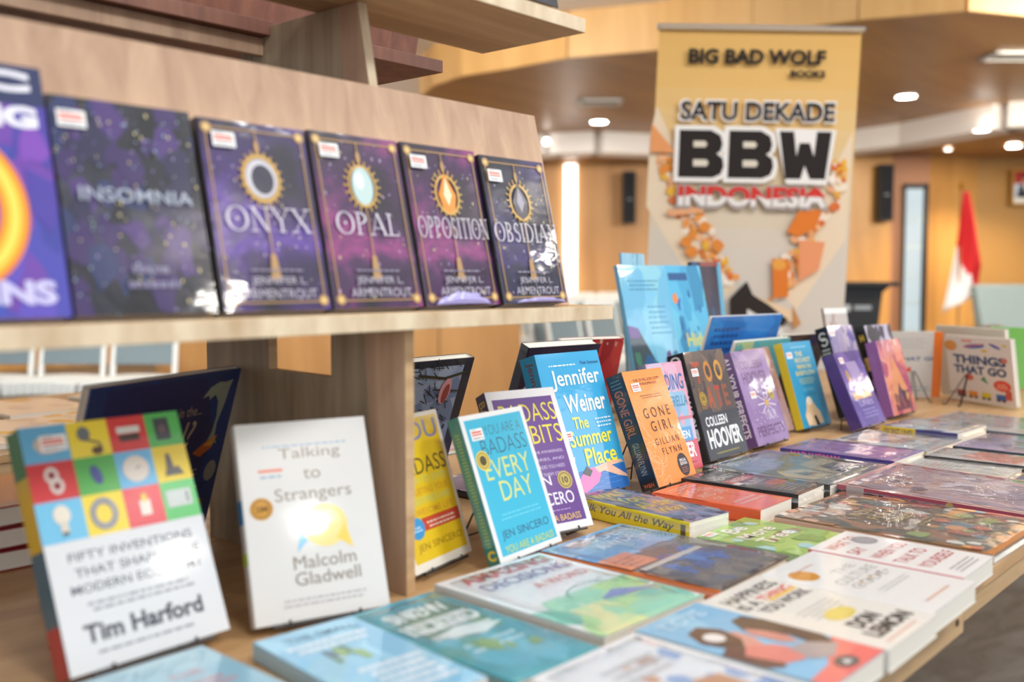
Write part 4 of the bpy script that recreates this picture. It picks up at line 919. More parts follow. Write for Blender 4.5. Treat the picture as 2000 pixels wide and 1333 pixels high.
def a_p13(A):
    A.blobs(0, 0, 1, 1, 14, ['#5a4590', '#6a52a0', '#4e3c86'], .18, 3); A.poly([(.3, .86), (.72, .86), (.86, .46), (.42, .46)], '#a08cb8').blobs(.36, .5, .8, .84, 8, ['#b0a0c8', '#9484b4'], .07, 4)
    A.rect(.14, .36, .84, .45, '#e0a870').ell(.22, .68, .06, .08, '#b08a4c'); A.text('LINES', .24, .26, .8, .33, '#a898cc', .02).lines(.22, .1, .84, .24, 3, '#9080c0', .6, 5)
P_p13 = (2.1564, 0.8661, 1.7, 24, 0.1479, 0.1771, 0.0172)
stand('paperback', 'violet paperback with a peach band, in front of a taller lilac book', P_p13, .03, '#5c4892', spine='#3e2c74', art=a_p13, stick=[(.12, .93)])
P_14 = (2.3327, 0.9669, -5, 18, 0.125, 0.2259, 0.0155)
stand('paperback', 'tall lilac book with a black spine bearing a white curl', P_14, .034, '#8a7ca0', spine='#1a181c', art=lambda A: A.blobs(0, 0, 1, 1, 30, ['#9a8cac', '#847aa4', '#b0a0b4', '#5c4c94'], .1, 8).blobs(.5, .0, 1, .6, 12, ['#4c3f8c', '#584a98'], .12, 9).line([(.55, .95), (.5, .6), (.62, .3)], .015, '#c8a8a8'), spineart=lambda A: A.ring(.5, .9, .2, .03, .12, '#dcd8d4', 16, 30, 300).ring(.5, .84, .2, .03, .12, '#dcd8d4', 16, -150, 120).lines(.1, .7, .9, .78, 2, '#c8c4c0', .5, 2), stick=[(.04, .95)])
P_16 = (2.5652, 0.9662, -4, 18.5, 0.1471, 0.2207, 0.0145)
stand('paperback', 'dark book with yellow marks on its spine behind the pink one', P_16, .03, '#b8b0c4', spine='#1c1a1e', art=lambda A: A.blobs(.0, 0, 1, 1, 26, ['#3a3348', '#5a4a6c', '#8a7a98', '#2a2634'], .12, 11), spineart=lambda A: A.rect(.15, .72, .85, .9, '#2a2418').text('H', .3, .82, .7, .9, '#d0b04c', .05).rect(.2, .46, .8, .62, '#d8a868').ell(.5, .3, .3, .06, '#8a7aa8'))
def a_fan(A):
    A.blobs(0, 0, 1, 1, 20, ['#c0647c', '#d07a70', '#a84a6c', '#e0907c'], .16, 3); A.poly([(.3, .5), (.5, .78), (.7, .5), (.95, .15), (.1, .15)], '#d89060').poly([(.3, .05), (.42, .3), (.5, .42), (.6, .3), (.78, .05)], '#5c3c50').blobs(.2, 0, .9, .3, 12, ['#3c2c3c', '#7a4a5c', '#8a5448'], .07, 5).blobs(.1, .75, .9, 1, 8, ['#dca0b0', '#e8b8a8'], .05, 8)
P_fan = (2.4201, 0.8951, -0.6, 15.2, 0.1479, 0.1883, 0.0129)
stand('paperback', 'pink and orange fantasy paperback with a dark castle, right end of the row', P_fan, .03, '#b85c74', spine='#8c5a94', art=a_fan, basemat=SUNSET)
for P_, t_, lb in ((P_inv, .026, 'black wire easel under the white paperback with the picture grid'), (P_str, .017, 'black wire easel under the plain white paperback'), (P_yel, .02, 'black wire easel under the yellow paperback'),
    (P_day, .02, 'black wire easel under the turquoise paperback'), (P_hab, .024, 'black wire easel under the purple paperback'), (P_sum, .034, 'black wire easel behind the tall sky-blue paperback'), (P_gone, .034, 'black wire easel under the orange paperback'),
    (P_late, .036, 'black wire easel under the thick black paperback'), (P_per, .03, 'black wire easel under the mauve paperback'), (P_bab, .022, 'black wire easel under the teal-blue paperback'), (P_p13, .03, 'black wire easel under the violet paperback'), (P_fan, .03, 'black wire easel under the pink fantasy paperback')):
    easel(P_, t_, lb, back=.2 if P_ in (P_p13, P_bab, P_fan) else .42)

# books facing the far side, backs towards us --------------------------
def a_oce(A):
    A.rect(0, 0, 1, 1, '#1f3a78').blobs(0, 0, 1, 1, 16, ['#1c3268', '#243f84', '#2a3a6c'], .2, 3).poly([(.1, .98), (.74, .98), (.9, .62), (.76, .1), (.08, .1)], '#2c2f60')
    A.poly([(.745, .86), (.79, .915), (.85, .94), (.9, .935), (.955, .945), (.94, .9), (.93, .82), (.9, .7), (.905, .63), (.93, .58), (.87, .595), (.83, .56), (.875, .65), (.885, .74), (.87, .83), (.84, .87), (.8, .845), (.795, .87)], '#a4aa98')
    A.text('Who lives in the...', .34, .77, .76, .825, '#b8a488', .0).text('OCEAN?', .14, .6, .74, .74, '#c8b090', .004, .25)
    A.poly([(.76, .55), (.84, .6), (.93, .63), (.9, .56), (.82, .52)], '#c8642c').poly([(.83, .58), (.92, .63), (.9, .57)], '#e0a040').poly([(.5, .5), (.62, .54), (.56, .48)], '#c8a830')
    A.lines(.42, .34, .86, .47, 5, '#8c88a0', .35, 3).ell(.93, .42, .045, .06, '#98968c').ell(.84, .2, .1, .07, '#7c3a28', rot=.4).poly([(.66, .15), (.72, .19), (.7, .1)], '#d0a42c').rect(.72, .03, .94, .12, '#b4b0a4').rect(.74, .035, .92, .105, '#3c3c44')
P_oce = (.461, 1.078, 20.7, -16.5, .258, .237, .006)
book('picture_book', 'large navy picture book with a dolphin, behind the front row at the left', G_RE, P_oce, .012, '#1f3a78', '#1a2c5c', art=a_oce, hard=True, side='R')
def a_blk(A):
    A.rect(0, 0, 1, 1, '#222834').rect(.05, .08, .9, .95, '#8f9cb0').blobs(.05, .3, .9, .95, 26, ['#8494ac', '#9aa6b8', '#6c7c98'], .09, 2)
    rd = random.Random(9)
    for i in range(60):
        x, y = .3 + .6 * rd.random(), .5 + .45 * rd.random(); a = 2.4 + rd.uniform(-.6, .6); l = .06 + .1 * rd.random(); A.line([(x, y), (x + l * math.cos(a), y + l * .6 * math.sin(a))], .007, '#2c2c24')
    A.line([(.95, .9), (.7, .86), (.4, .9)], .02, '#33301f').line([(.9, .75), (.6, .78)], .012, '#33301f').ell(.74, .76, .06, .1, '#c88c90', rot=-.2).ell(.75, .74, .035, .075, '#8c4038', rot=-.2)
    A.ell(.2, .42, .3, .24, '#c0c4cc').lines(.02, .3, .42, .52, 9, '#3c4048', .35, 4).text('eels', .02, .57, .3, .64, '#22242c', .02).blobs(.55, .3, .85, .55, 40, ['#34406c', '#4a5888', '#8a96b0'], .02, 5).ring(.3, .45, .28, .14, .012, '#22242c', 20, -30, 70).poly([(.56, .2), (.66, .22), (.6, .28)], '#b8402c').blobs(.3, 0, 1, .2, 14, ['#14161c', '#20242c', '#8a8c90'], .04, 6)
P_blk = (.975, 1.198, 0, -20.4, .2, .228, .006)
book('picture_book', 'black picture book with branches and a pink bird, seen from behind', G_RE, P_blk, .018, '#222834', '#14161c', art=a_blk, hard=True, side='R')
P_b3 = (1.290, 1.178, -7, -21.5, .176, .241, .006)
book('hardback', 'dark purple hardback standing behind the tall sky-blue paperback', G_RE, P_b3, .024, '#221c34', '#1a1528', hard=True, art=lambda A: A.poly([(.04, .66), (.09, .7), (.12, .66), (.09, .64), (.09, .58), (.07, .58), (.07, .64)], '#b0acb8'))
P_b4 = (1.53, 1.268, -20, -18.4, .146, .234, .006)
book('hardback', 'worn red hardback standing behind the dark purple one', G_RE, P_b4, .016, '#a4282c', '#8a1c20', hard=True, side='R', art=lambda A: A.blobs(0, 0, 1, 1, 14, ['#9c2228', '#b03430', '#8c1c24'], .2, 4).blobs(0, .93, 1, 1, 10, ['#c8b090', '#b88070'], .02, 5))
def a_sea(A):
    A.rect(0, 0, 1, 1, '#7cc0dc').blobs(0, .3, 1, 1, 14, ['#84c6e0', '#70b4d4', '#8cc8d8'], .2, 3).lines(.12, .84, .8, .92, 3, '#4a88a8', .4, 4).lines(.45, .56, .9, .76, 6, '#4c8cb0', .3, 5).poly([(0, .58), (.2, .6), (.5, .36), (.9, .1), (1, 0), (0, 0)], '#3c4a54').blobs(0, 0, 1, .45, 40, ['#2c4a50', '#44785c', '#5a3c7c', '#2c6a90', '#1f5c8c', '#345c44'], .07, 6).poly([(0, .62), (.2, .6), (.22, .54), (0, .54)], '#6a4c8c')
P_sa = (1.93, 1.29, -7.9, 14, .170, .387, .004)
book('large_board_book', 'tall pale-blue sea picture book, left panel, in front of the banner', G_RE, P_sa, .014, '#7cc0dc', '#58a0c4', art=a_sea, hard=True)
def a_sb(A):
    A.rect(0, 0, 1, 1, '#5cb4d8').blobs(0, .0, 1, 1, 18, ['#5cb4d8', '#4ca4cc', '#6cc0dc', '#3c8cb4'], .16, 3).rect(.1, .9, .6, .95, '#2c5a8c').blobs(.2, .5, .9, .9, 12, ['#2c5ca4', '#3468b0'], .035, 4).ell(.18, .78, .07, .035, '#e08a4c').ell(.86, .4, .12, .09, '#d87c3c').text('Hide', .3, .46, .84, .55, '#d8d068', .03).text('and', .4, .37, .7, .43, '#d8d068', .03).text('Seek', .3, .26, .84, .35, '#d8d068', .03).blobs(0, 0, 1, .25, 20, ['#2c7cb0', '#d8c060', '#2c94a8'], .06, 6)
P_sb = (2.105, 1.275, -6.4, 14, .150, .388, .004)
book('large_board_book', 'tall blue sea picture book with yellow lettering, right panel', G_RE, P_sb, .014, '#5cb4d8', '#3c94bc', art=a_sb, hard=True)
book('large_board_book', 'dark blue and purple picture book at the right of the sea books', G_RE, (2.30, 1.35, -10, 8, .12, .392, .004), .014, mat=MATTE, basemat=MATTE, front='#2a2840', spine='#1c2038', art=lambda A: A.rect(0, 0, 1, 1, '#2a2234').blobs(0, 0, 1, 1, 40, ['#3a2430', '#241c3c', '#2c3c70', '#5a3454', '#1c3c60'], .1, 4).rect(.86, .5, 1, 1, '#5ca0bc').rect(.3, .97, .9, 1, '#8c4030').blobs(.4, 0, 1, .4, 10, ['#5a6ab0', '#7a4a8c'], .08, 6), hard=True)
book('large_board_book', 'thin pale-blue card standing behind the tall sea books', G_RE, (2.03, 1.40, 12, 4, .15, .408, .004), .006, '#8cc4dc', '#58a0c4', art=lambda A: A.blobs(0, .6, 1, 1, 12, ['#6cb0d0', '#9cd0e0', '#4c9cc0'], .1, 4), hard=True)
def a_b6(A):
    A.rect(0, 0, 1, 1, '#2a78c4').blobs(0, 0, 1, 1, 14, ['#2c7cc8', '#2870b8', '#3484cc'], .2, 3).lines(.06, .68, .42, .93, 4, '#1c4484', .5, 4, .3).blobs(.2, .4, .5, .62, 8, ['#8c6cb8', '#d8a0c0'], .03, 5)
book('picture_book', 'bright blue picture book leaning towards us below the sea books', G_RE, (1.985, 1.222, -8, -18, .27, .268, .006), .01, '#2a78c4', '#1c5ca4', art=a_b6, hard=True, side='R')
def a_b7(A):
    A.rect(0, 0, 1, 1, '#5cb0b4').rect(0, 0, .3, 1, '#b8c890').blobs(0, 0, 1, 1, 12, ['#64b4b8', '#58a8b0', '#6cb8b4'], .16, 3).poly([(.35, .2), (.55, .8), (.75, .55), (.9, .2)], '#90b4b4').blobs(.1, .5, .35, .85, 16, ['#4a4a40', '#6c6c58'], .03, 4)
book('picture_book', 'teal picture book with a pale yellow side, behind the black paperback', G_RE, (2.02, 1.165, -3, -18, .24, .208, .006), .012, '#5cb0b4', '#8cb070', art=a_b7, hard=True, side='R')
book('picture_book', 'dark starry picture book behind the teal-blue paperback', G_RE, (2.31, 1.19, -8, -17, .20, .208, .006), .012, '#20182c', '#141018', art=lambda A: A.blobs(0, 0, 1, 1, 50, ['#201828', '#2c1c44', '#1c3038', '#40241c', '#28204c', '#3c2c20'], .1, 3), hard=True, side='R')
book('small_board_book', 'small white and brown book peeking above the violet books', G_RE, (2.70, 1.16, -15, 12, .10, .262, .006), .01, '#a89c94', '#8c7468', art=lambda A: A.rect(0, .94, 1, 1, '#d8d4cc').blobs(0, .7, .8, .94, 12, ['#8c6c5c', '#b09c90'], .08, 3), hard=True)
# wide white board book, opened outwards
def a_go(A):
    A.rect(0, 0, 1, 1, '#ddd0c4')
    A.text('THINGS', .1, .58, .9, .72, '#2c4468', .05).text('THAT GO', .1, .43, .9, .56, '#2c4468', .05)
    A.ell(.45, .86, .16, .035, '#3c64a8', rot=.1).line([(.28, .84), (.6, .9)], .02, '#c84a3c').ell(.76, .88, .09, .02, '#40409c', rot=-.4).ell(.9, .9, .04, .02, '#d8c04c').rect(.26, .92, .42, .95, '#d87860').ell(.6, .8, .05, .025, '#d8b050')
    A.ell(.82, .3, .13, .085, '#d8482c').lines(.74, .26, .9, .34, 3, '#f0c0a8', .4, 2).ell(.33, .38, .07, .05, '#d85c3c').poly([(.5, .36), (.56, .42), (.62, .3)], '#4c8c5c').ell(.88, .68, .05, .04, '#c8705c')
    for x_, c_ in ((.12, '#a8402c'), (.3, '#e08a2c'), (.5, '#d8c02c'), (.72, '#2c5c9c')): A.rect(x_, .08, x_ + .14, .17, c_).ell(x_ + .03, .08, .03, .02, '#333').ell(x_ + .11, .08, .03, .02, '#333')
    A.rect(.86, .1, .95, .24, '#c84a3c').ell(.08, .85, .1, .08, '#d88a2c')
def a_go2(A): A.rect(0, 0, 1, 1, '#b9b2aa').text('FIND THAT GO', .1, .56, .95, .62, '#3c5478', .03).lines(.2, .75, .8, .93, 5, '#a09a96', .3, 3).blobs(.4, .35, .6, .5, 4, ['#c84c34'], .05, 4).lines(.3, .1, .9, .2, 2, '#8c8884', .4, 5)
book('board_book', 'white board book with colourful vehicles on its cover, right end of the table', G_RE, (2.945, .929, -120, -9.1, .235, .184, .006), .014, '#ddd0c4', '#d87c2c', art=a_go, hard=True)
book('board_book', 'grey-white board book with an orange spine, left of the vehicles book', G_RE, (2.785, 1.118, -43, -3, .228, .19, .006), .012, '#b9b2aa', '#c8601c', art=lambda A: (a_go2(A), A.rect(.88, 0, 1, 1, '#d06a24'))[0], hard=True, side='R')
book('board_book', 'plain pale board book standing behind the vehicles book', G_RE, (3.03, .985, -119, -8, .255, .206, .006), .012, '#d8ccb8', '#c8bca8', art=lambda A: A.rect(.04, .04, .96, .96, '#d4c8b4'), hard=True)
book('board_book', 'bright green book at the right edge beyond the vehicles book', G_RE, (3.36, .96, -100, 8, .2, .19, .006), .012, '#7cc45c', '#5ca43c', hard=True)
def rear_easel(x, y, hh, label, yaw=0):
    root = empty('wire_book_easel', (x, y, T), R(yaw), label=label, cat='book stand', group='black wire easels holding books up')
    for sd in (-1, 1):
        m = MB(); m.tube([(sd * .004, .035, hh), (sd * .026, -.012, .0015), (sd * .027, -.02, .0015), (sd * .027, -.021, .008)], .0014, 6); m.build('front_leg', WIRE, root)
    m = MB(); m.tube([(0, .034, hh - .002), (0, .012, .0015)], .0014, 6); m.build('back_leg', WIRE, root)
    m = MB(); m.tube([(-.018, -.004, hh * .45), (.018, -.004, hh * .45)], .0012, 6); m.build('cross_brace', WIRE, root)
rear_easel(1.02, 1.085, .13, 'black wire easel behind the black picture book with branches'); rear_easel(.575, 1.03, .11, 'black wire easel in front of the navy dolphin book', 20)
rear_easel(2.845, .985, .085, 'small black wire easel before the grey-white board book', -43); rear_easel(2.835, .880, .085, 'small black wire easel before the vehicles board book', -118)

# flat books ---------------------------------------------------------
def flat(name, label, x, y, yaw, w, h, t, front, z0=.0004, tilt=90, **k):
    return book(name, label, k.pop('group', G_FL), (x, y, yaw, tilt, w, h, z0 + t), t, front, **k)
def a_say(A):
    for i, (s_, x1) in enumerate((('WHAT TO', .8), ('SAY', .42), ('WHEN YOU', .9), ('TALK TO', .8), ('YOURSELF', .92))): A.text(s_, .12, .84 - .155 * i, x1, .93 - .155 * i, '#b8404c', .012)
    A.ell(.74, .80, .16, .09, '#a0a0a4').ring(.74, .8, .13, .07, .008, '#7c7c80').lines(.2, .05, .85, .15, 3, '#9a9aa0', .4, 3)
def a_cul(A):
    A.ell(.22, .8, .14, .09, '#cc8c2c').text('THE', .46, .66, .82, .72, '#a8a8a8', 0).text('CULTURE', .2, .545, .9, .62, '#a4a4a4', 0).text('CODE', .2, .45, .8, .52, '#a4a4a4', 0)
    for i in range(7): A.ell(.3 + .09 * i, .485 + .02 * (i % 2), .022, .014, ['#888', '#b88c4c', '#777', '#c8a04c', '#8c6c4c', '#999', '#aaa'][i])
    A.lines(.24, .33, .86, .39, 2, '#b8b8bc', .35, 3).lines(.2, .86, .6, .9, 1, '#d8a89c', .35, 3).lines(.2, .09, .8, .12, 1, '#dca890', .5, 5)
def a_hap(A):
    A.text('HAPPINESS', .12, .84, .92, .93, '#3c3c40', .03); A.text('IS A', .08, .74, .36, .82, '#3c3c40', .03)
    A.text('THING', .4, .74, .92, .82, '#d0503c', .03).rect(.44, .73, .92, .76, '#e0b44c').text('YOU WORK', .14, .64, .92, .72, '#34343a', .03)
    A.lines(.24, .42, .82, .56, 4, '#b4b0a8', .35, 4).ell(.52, .38, .2, .065, '#d8c468').text('DON', .3, .2, .7, .3, '#3c3e44', .05).text('LEMON', .2, .09, .9, .185, '#3c3e44', .05).lines(.12, .045, .8, .065, 1, '#e09c8c', .5, 5)
flat('paperback', 'white paperback with rows of red capitals, at the table edge', 1.127, .337, .3, .112, .179, .022, '#e2e0de', spine='#c24850', art=a_say)
flat('paperback', 'plain white paperback with an orange oval, between two white books at the table edge', .989, .322, .1, .133, .186, .022, '#dedddb', spine='#e0dedc', art=a_cul)
flat('paperback', 'white paperback with large black capitals and a yellow oval, table edge', .862, .318, 0, .1245, .192, .022, '#dedad2', spine='#dcd8d0', art=a_hap)
def a_cpl(A):
    A.rect(0, 0, 1, 1, '#82b9dc').blobs(0, .55, 1, 1, 10, ['#8cc0dc', '#7ab2d6'], .2, 3).poly([(0, 0), (1, 0), (1, .26), (.7, .2), (.4, .12), (0, .1)], '#e27c74').poly([(.3, 0), (1, 0), (1, .12), (.5, .1)], '#e06a68')
    A.poly([(.1, .66), (.22, .78), (.42, .8), (.52, .7), (.46, .58), (.36, .5), (.26, .5), (.16, .56)], '#5c4540').poly([(.3, .5), (.44, .56), (.5, .66), (.56, .62), (.54, .52), (.44, .44), (.34, .42)], '#cf968a')
    A.poly([(.0, .52), (.2, .56), (.34, .46), (.3, .3), (.12, .24), (.0, .3)], '#6a4c48').poly([(.12, .44), (.32, .5), (.5, .42), (.58, .3), (.4, .22), (.2, .26)], '#d8847c')
    A.poly([(.62, .6), (.76, .72), (.94, .72), (1, .62), (1, .3), (.9, .22), (.74, .28), (.8, .42), (.72, .5)], '#564440').poly([(.58, .56), (.66, .62), (.74, .54), (.78, .42), (.7, .34), (.6, .4)], '#c98a80').poly([(.5, .34), (.74, .32), (.9, .2), (.6, .14), (.42, .2)], '#a89c9c').ell(.3, .66, .1, .055, '#e2dedc').ell(.56, .075, .14, .05, '#57585c').poly([(.5, .06), (.62, .06), (.56, .1)], '#e0e0e0')
    A.text('LOVE', .2, .86, .8, .94, '#b4d8ec', .02).lines(.15, .93, .85, .97, 1, '#b4d8ec', .5, 3)
flat('paperback', 'blue and coral paperback with two embracing figures, near the bottom right', .752, .322, -.6, .108, .192, .022, '#84b8d8', spine='#c8d8e0', art=a_cpl)
def a_wht(A): A.blobs(.1, .2, .9, .8, 10, ['#d8b8a4', '#c8906c', '#8ca8d0', '#b89884'], .08, 3).poly([(.4, .3), (.6, .5), (.8, .46), (.8, .2), (.5, .15)], '#c48c5c').rect(.7, .1, .95, .3, '#88a4d4').lines(.3, .65, .8, .85, 3, '#c0c0c4', .5, 4)
flat('paperback', 'blurred white book with brown and blue drawings, bottom edge of the photo', .600, .318, -1.5, .145, .197, .022, '#dfe1e4', spine='#dcdcdc', art=a_wht, film=True)
def a_ama(A):
    A.rect(0, 0, 1, 1, '#dfe4e6'); A.blobs(0, 0, 1, .46, 24, ['#84c8b4', '#94d0b4', '#6cbcac', '#a8d498'], .16, 3).rect(0, .0, 1, .02, '#8cc8b0').blobs(0, 0, .5, .3, 8, ['#b4d498', '#c8d8a0', '#d8d8a4'], .1, 4)
    A.text('AMAZING', .12, .86, .92, .96, '#c84c4c', .03).text('DECISIONS', .14, .73, .92, .82, '#7c6ca0', .012).text('A WORD', .4, .6, .9, .67, '#d87c74', .01).poly([(.5, .3), (.7, .36), (.95, .24), (.7, .26)], '#6c84c4').ring(.62, .4, .22, .1, .02, '#6cac9c', 20, 0, 180).text('clues', .6, .49, .95, .56, '#e8ecec', .01)
flat('picture_book', 'white and mint-green picture book with red lettering, lying beside the turquoise book', .730, .531, -2, .170, .233, .018, '#dfe4e6', spine='#c8ccc8', art=a_ama, film=True)
def a_tea(A):
    A.blobs(0, .0, 1, 1, 16, ['#3a9cb4', '#48a8bc', '#3494a4', '#58b0c4'], .16, 3); A.blobs(.15, .45, .9, .9, 14, ['#3c7c6c', '#4c8c6c', '#357a78'], .08, 5)
    A.poly([(.08, .62), (.2, .8), (.4, .9), (.62, .86), (.84, .9), (.94, .74), (.8, .6), (.6, .66), (.4, .52), (.24, .5)], '#3f7868')
    A.text('SNOW', .16, .76, .84, .88, '#e6eeee', .03).text('ISLAND', .1, .6, .9, .72, '#e6eeee', .03).poly([(.24, .54), (.5, .58), (.8, .54), (.62, .46), (.3, .48)], '#dfe8e8').lines(.2, .3, .8, .42, 2, '#bfe0e8', .5, 7).blobs(.3, .2, .8, .4, 6, ['#6c9c5c', '#88a858'], .07, 9)
    A.text('SNOW', .2, .78, .7, .88, '#e4ecec', .02).lines(.14, .5, .88, .76, 3, '#e0e8e8', .6, 7).poly([(.3, .5), (.6, .56), (.9, .5), (.6, .44)], '#d8e4e4')
flat('picture_book', 'teal sea-coloured picture book under shiny wrap, front centre', .605, .530, -2.5, .112, .232, .014, '#3f9cb0', spine='#4a8c94', art=a_tea, basemat=TEAL, film=True)
def a_bl2(A): A.blobs(0, 0, 1, 1, 10, ['#94c8e4', '#84bcdc', '#9cd0e8'], .2, 3).lines(.1, .72, .9, .84, 2, '#dfeaf2', .6, 4).lines(.3, .12, .95, .45, 5, '#dce8f0', .6, 4).text('THE SMALL', .2, .86, .9, .92, '#6488a4', .01).blobs(.3, .5, .6, .7, 8, ['#5c8478', '#8cb06c', '#54748c'], .05, 5)
flat('paperback', 'light blue paperback below the plain white standing one', .487, .560, -6, .106, .205, .018, '#8cc2de', spine='#8cb8d0', art=a_bl2)
def a_bl1(A): A.blobs(0, 0, 1, 1, 8, ['#98c0d0', '#8cb8cc', '#a4c8d4'], .2, 3).text('THE', .5, .72, .75, .78, '#c08c94', .01).lines(.36, .56, .86, .68, 2, '#c08c94', .6, 8).ell(.5, .3, .2, .1, '#84a8b8')
flat('paperback', 'pale blue paperback with faint pink lettering, bottom left corner', .352, .592, 0, .122, .2, .018, '#94bccc', spine='#8cb0c0', art=a_bl1)
def a_ora(A):
    A.blobs(0, 0, 1, .6, 40, ['#5c5454', '#6c5c54', '#4c4850', '#8a7c70', '#3c4c78'], .1, 4).rect(0, .62, 1, 1, '#6f9ec8').blobs(.0, .6, 1, 1, 20, ['#6494c4', '#84b0d4', '#9cb8cc'], .1, 5).blobs(.2, .2, .8, .5, 16, ['#2c5ca8', '#3c74b8', '#384c84'], .07, 6)
    A.text('ODEN', .35, .87, .9, .96, '#dce4f0', .01).text('AWDEL', .3, .76, .85, .84, '#dce4f0', .01).ell(.3, .92, .12, .05, '#c8b8b4').poly([(.0, .46), (.34, .46), (.34, .66), (.0, .66)], '#d88a68').lines(.06, .5, .3, .62, 3, '#8a5a4c', .4, 4).rect(.05, .40, .8, .44, '#c8c0b8')
flat('picture_book', 'dark city picture book with a bright orange spine', .938, .529, 2, .177, .245, .0125, '#6a6460', spine='#e07c3c', art=a_ora, hard=True, film=True)
def a_yal(A):
    A.blobs(0, 0, 1, 1, 50, ['#6a7cac', '#8c84b0', '#5c7c94', '#b088a0', '#c89ca8', '#3c5c88', '#6c6c84'], .1, 4).blobs(.1, .3, .8, .9, 14, ['#3c6c8c', '#4c7c8c', '#d8a0b4'], .08, 8)
    A.text('WALK', .12, .78, .85, .95, '#e4cc3c', .02, .3).text('You', .2, .58, .75, .74, '#e4cc3c', .02, .3).text('All the', .12, .4, .9, .55, '#e4cc3c', .02, .3).text('Way', .2, .22, .8, .37, '#e4cc3c', .02, .3).blobs(0, 0, 1, .15, 10, ['#48506c', '#5c6484'], .06, 9)
flat('paperback', 'multicoloured paperback with a bright yellow spine, handwriting on it', 1.125, .681, -6.5, .088, .213, .0275, '#7c80a4', spine='#ecd81e', art=a_yal, spineart=lambda A: A.text('Walk You All the Way', .3, .12, .8, .98, '#33404c', .01, .3, rot=-90).rect(.2, .03, .8, .07, '#5c4c1c'), film=True)
def a_grn(A):
    A.rect(0, 0, 1, 1, '#9fc063').blobs(.02, .02, .98, .98, 20, ['#a4c46c', '#94b858', '#8cb050', '#acc878', '#74a050'], .14, 3).blobs(.3, .35, .9, .5, 6, ['#7c7048', '#867850'], .06, 5).blobs(0, .0, 1, 1, 6, ['#a8d0c8', '#9cc8c8'], .08, 6).blobs(.5, 0, 1, .3, 8, ['#6c9c44', '#7cac54'], .12, 8)
    A.text('Be', .3, .76, .6, .92, '#ece8d8', .02).text('More', .2, .56, .78, .71, '#ece8d8', .02).text('Tree', .2, .36, .76, .52, '#ece8d8', .02)
flat('picture_book', 'green picture book with a tree and cream lettering', 1.130, .527, 2, .138, .143, .010, '#9fc063', spine='#a8cc9c', art=a_grn, stick=[(.04, .98)])
def a_drk(A):
    A.rect(0, 0, 1, 1, '#45403f').blobs(0, 0, 1, 1, 16, ['#4a4442', '#3c3838', '#554c48'], .14, 3); A.text('HEARTY', .14, .7, .86, .8, '#dcd4d0', .02).rect(.1, .56, .9, .67, '#bc403c').text('WEEK', .2, .575, .8, .655, '#e6d0c8', .03).text('HUNT', .2, .43, .78, .53, '#cfc8c4', .02).ell(.68, .34, .26, .07, '#b8503c').rect(.06, .5, .26, .56, '#ece8e4').lines(.2, .12, .8, .28, 4, '#b09c94', .3, 4).lines(.2, .8, .5, .9, 1, '#a89c98', .4, 5)
flat('paperback', 'dark grey paperback with a red band, between the orange-red book and the grey one', 1.385, .652, 2.5, .102, .198, .025, '#45403f', spine='#2c2828', art=a_drk, film=True)
def a_red(A): A.blobs(0, 0, 1, 1, 10, ['#dc6c50', '#e07454', '#d4644c'], .2, 3).text('THE ART', .14, .7, .8, .8, '#f0cfc0', -.01).text('AND LIFE', .16, .54, .86, .64, '#f0cfc0', -.01).text('OF', .2, .42, .4, .49, '#f0d0c0', -.01).lines(.14, .2, .88, .34, 2, '#e8b4a4', .5, 6).lines(.1, .86, .9, .94, 2, '#ecc0b0', .4, 5)
flat('paperback', 'orange-red paperback lying between the yellow-spined and dark grey books', 1.272, .655, 1, .103, .18, .022, '#dc6c50', spine='#dc5c34', art=a_red)
def a_roa(A):
    A.rect(0, 0, 1, 1, '#6f7674').blobs(0, 0, 1, 1, 14, ['#747c7c', '#666e6e', '#7c8484'], .16, 3).poly([(0, .55), (.6, .62), (.75, .9), (.5, 1), (.2, .98)], '#7c94ac').poly([(.4, .12), (.9, .2), (.98, .5), (.55, .5)], '#a89c80').poly([(.5, .14), (.85, .2), (.88, .34), (.6, .36)], '#3c4448').poly([(.1, .16), (.4, .14), (.42, .4), (.2, .5), (.06, .36)], '#b8ac90').poly([(.2, .26), (.34, .24), (.34, .34), (.22, .38)], '#484c48')
    A.text('ROAEK', .16, .84, .72, .96, '#b4bcbc', .03).rect(.02, .9, .08, .96, '#a83c38')
flat('picture_book', 'large grey picture book with a vehicle, beyond the dark grey paperback', 1.497, .652, 0, .234, .23, .022, '#6f7674', spine='#3c403c', art=a_roa, film=True)
def a_mad(A):
    A.rect(0, 0, 1, 1, '#7c64a4').blobs(0, 0, 1, 1, 20, ['#8468a8', '#745ca0', '#9478b0'], .14, 3).rect(.1, .08, .9, .46, '#b880b4').rect(.1, .52, .9, .92, '#a87ab4').blobs(.12, .1, .88, .44, 10, ['#c084b4', '#a870ac'], .08, 4).blobs(.12, .54, .88, .9, 10, ['#9c7cbc', '#b484b4'], .08, 5)
flat('paperback', 'purple paperback with pink letters on its blue spine', 1.790, .660, 0, .155, .222, .018, '#7c64a4', spine='#2e2a86', art=a_mad, spineart=lambda A: A.text('MAD WOMAN', .25, .46, .85, .9, '#d8509c', .03, rot=-90), film=True)
flat('picture_book', 'pale brownish book lying beyond the purple one', 1.952, .658, -1, .20, .20, .014, '#a8948c', spine='#c8b088', basemat=PASTEL, film=True, art=lambda A: A.blobs(0, .2, 1, 1, 30, ['#b8a090', '#8c8078', '#c8b49c', '#98a0a8', '#c89c7c'], .08, 5).rect(0, 0, 1, .18, '#9ca4ac'))
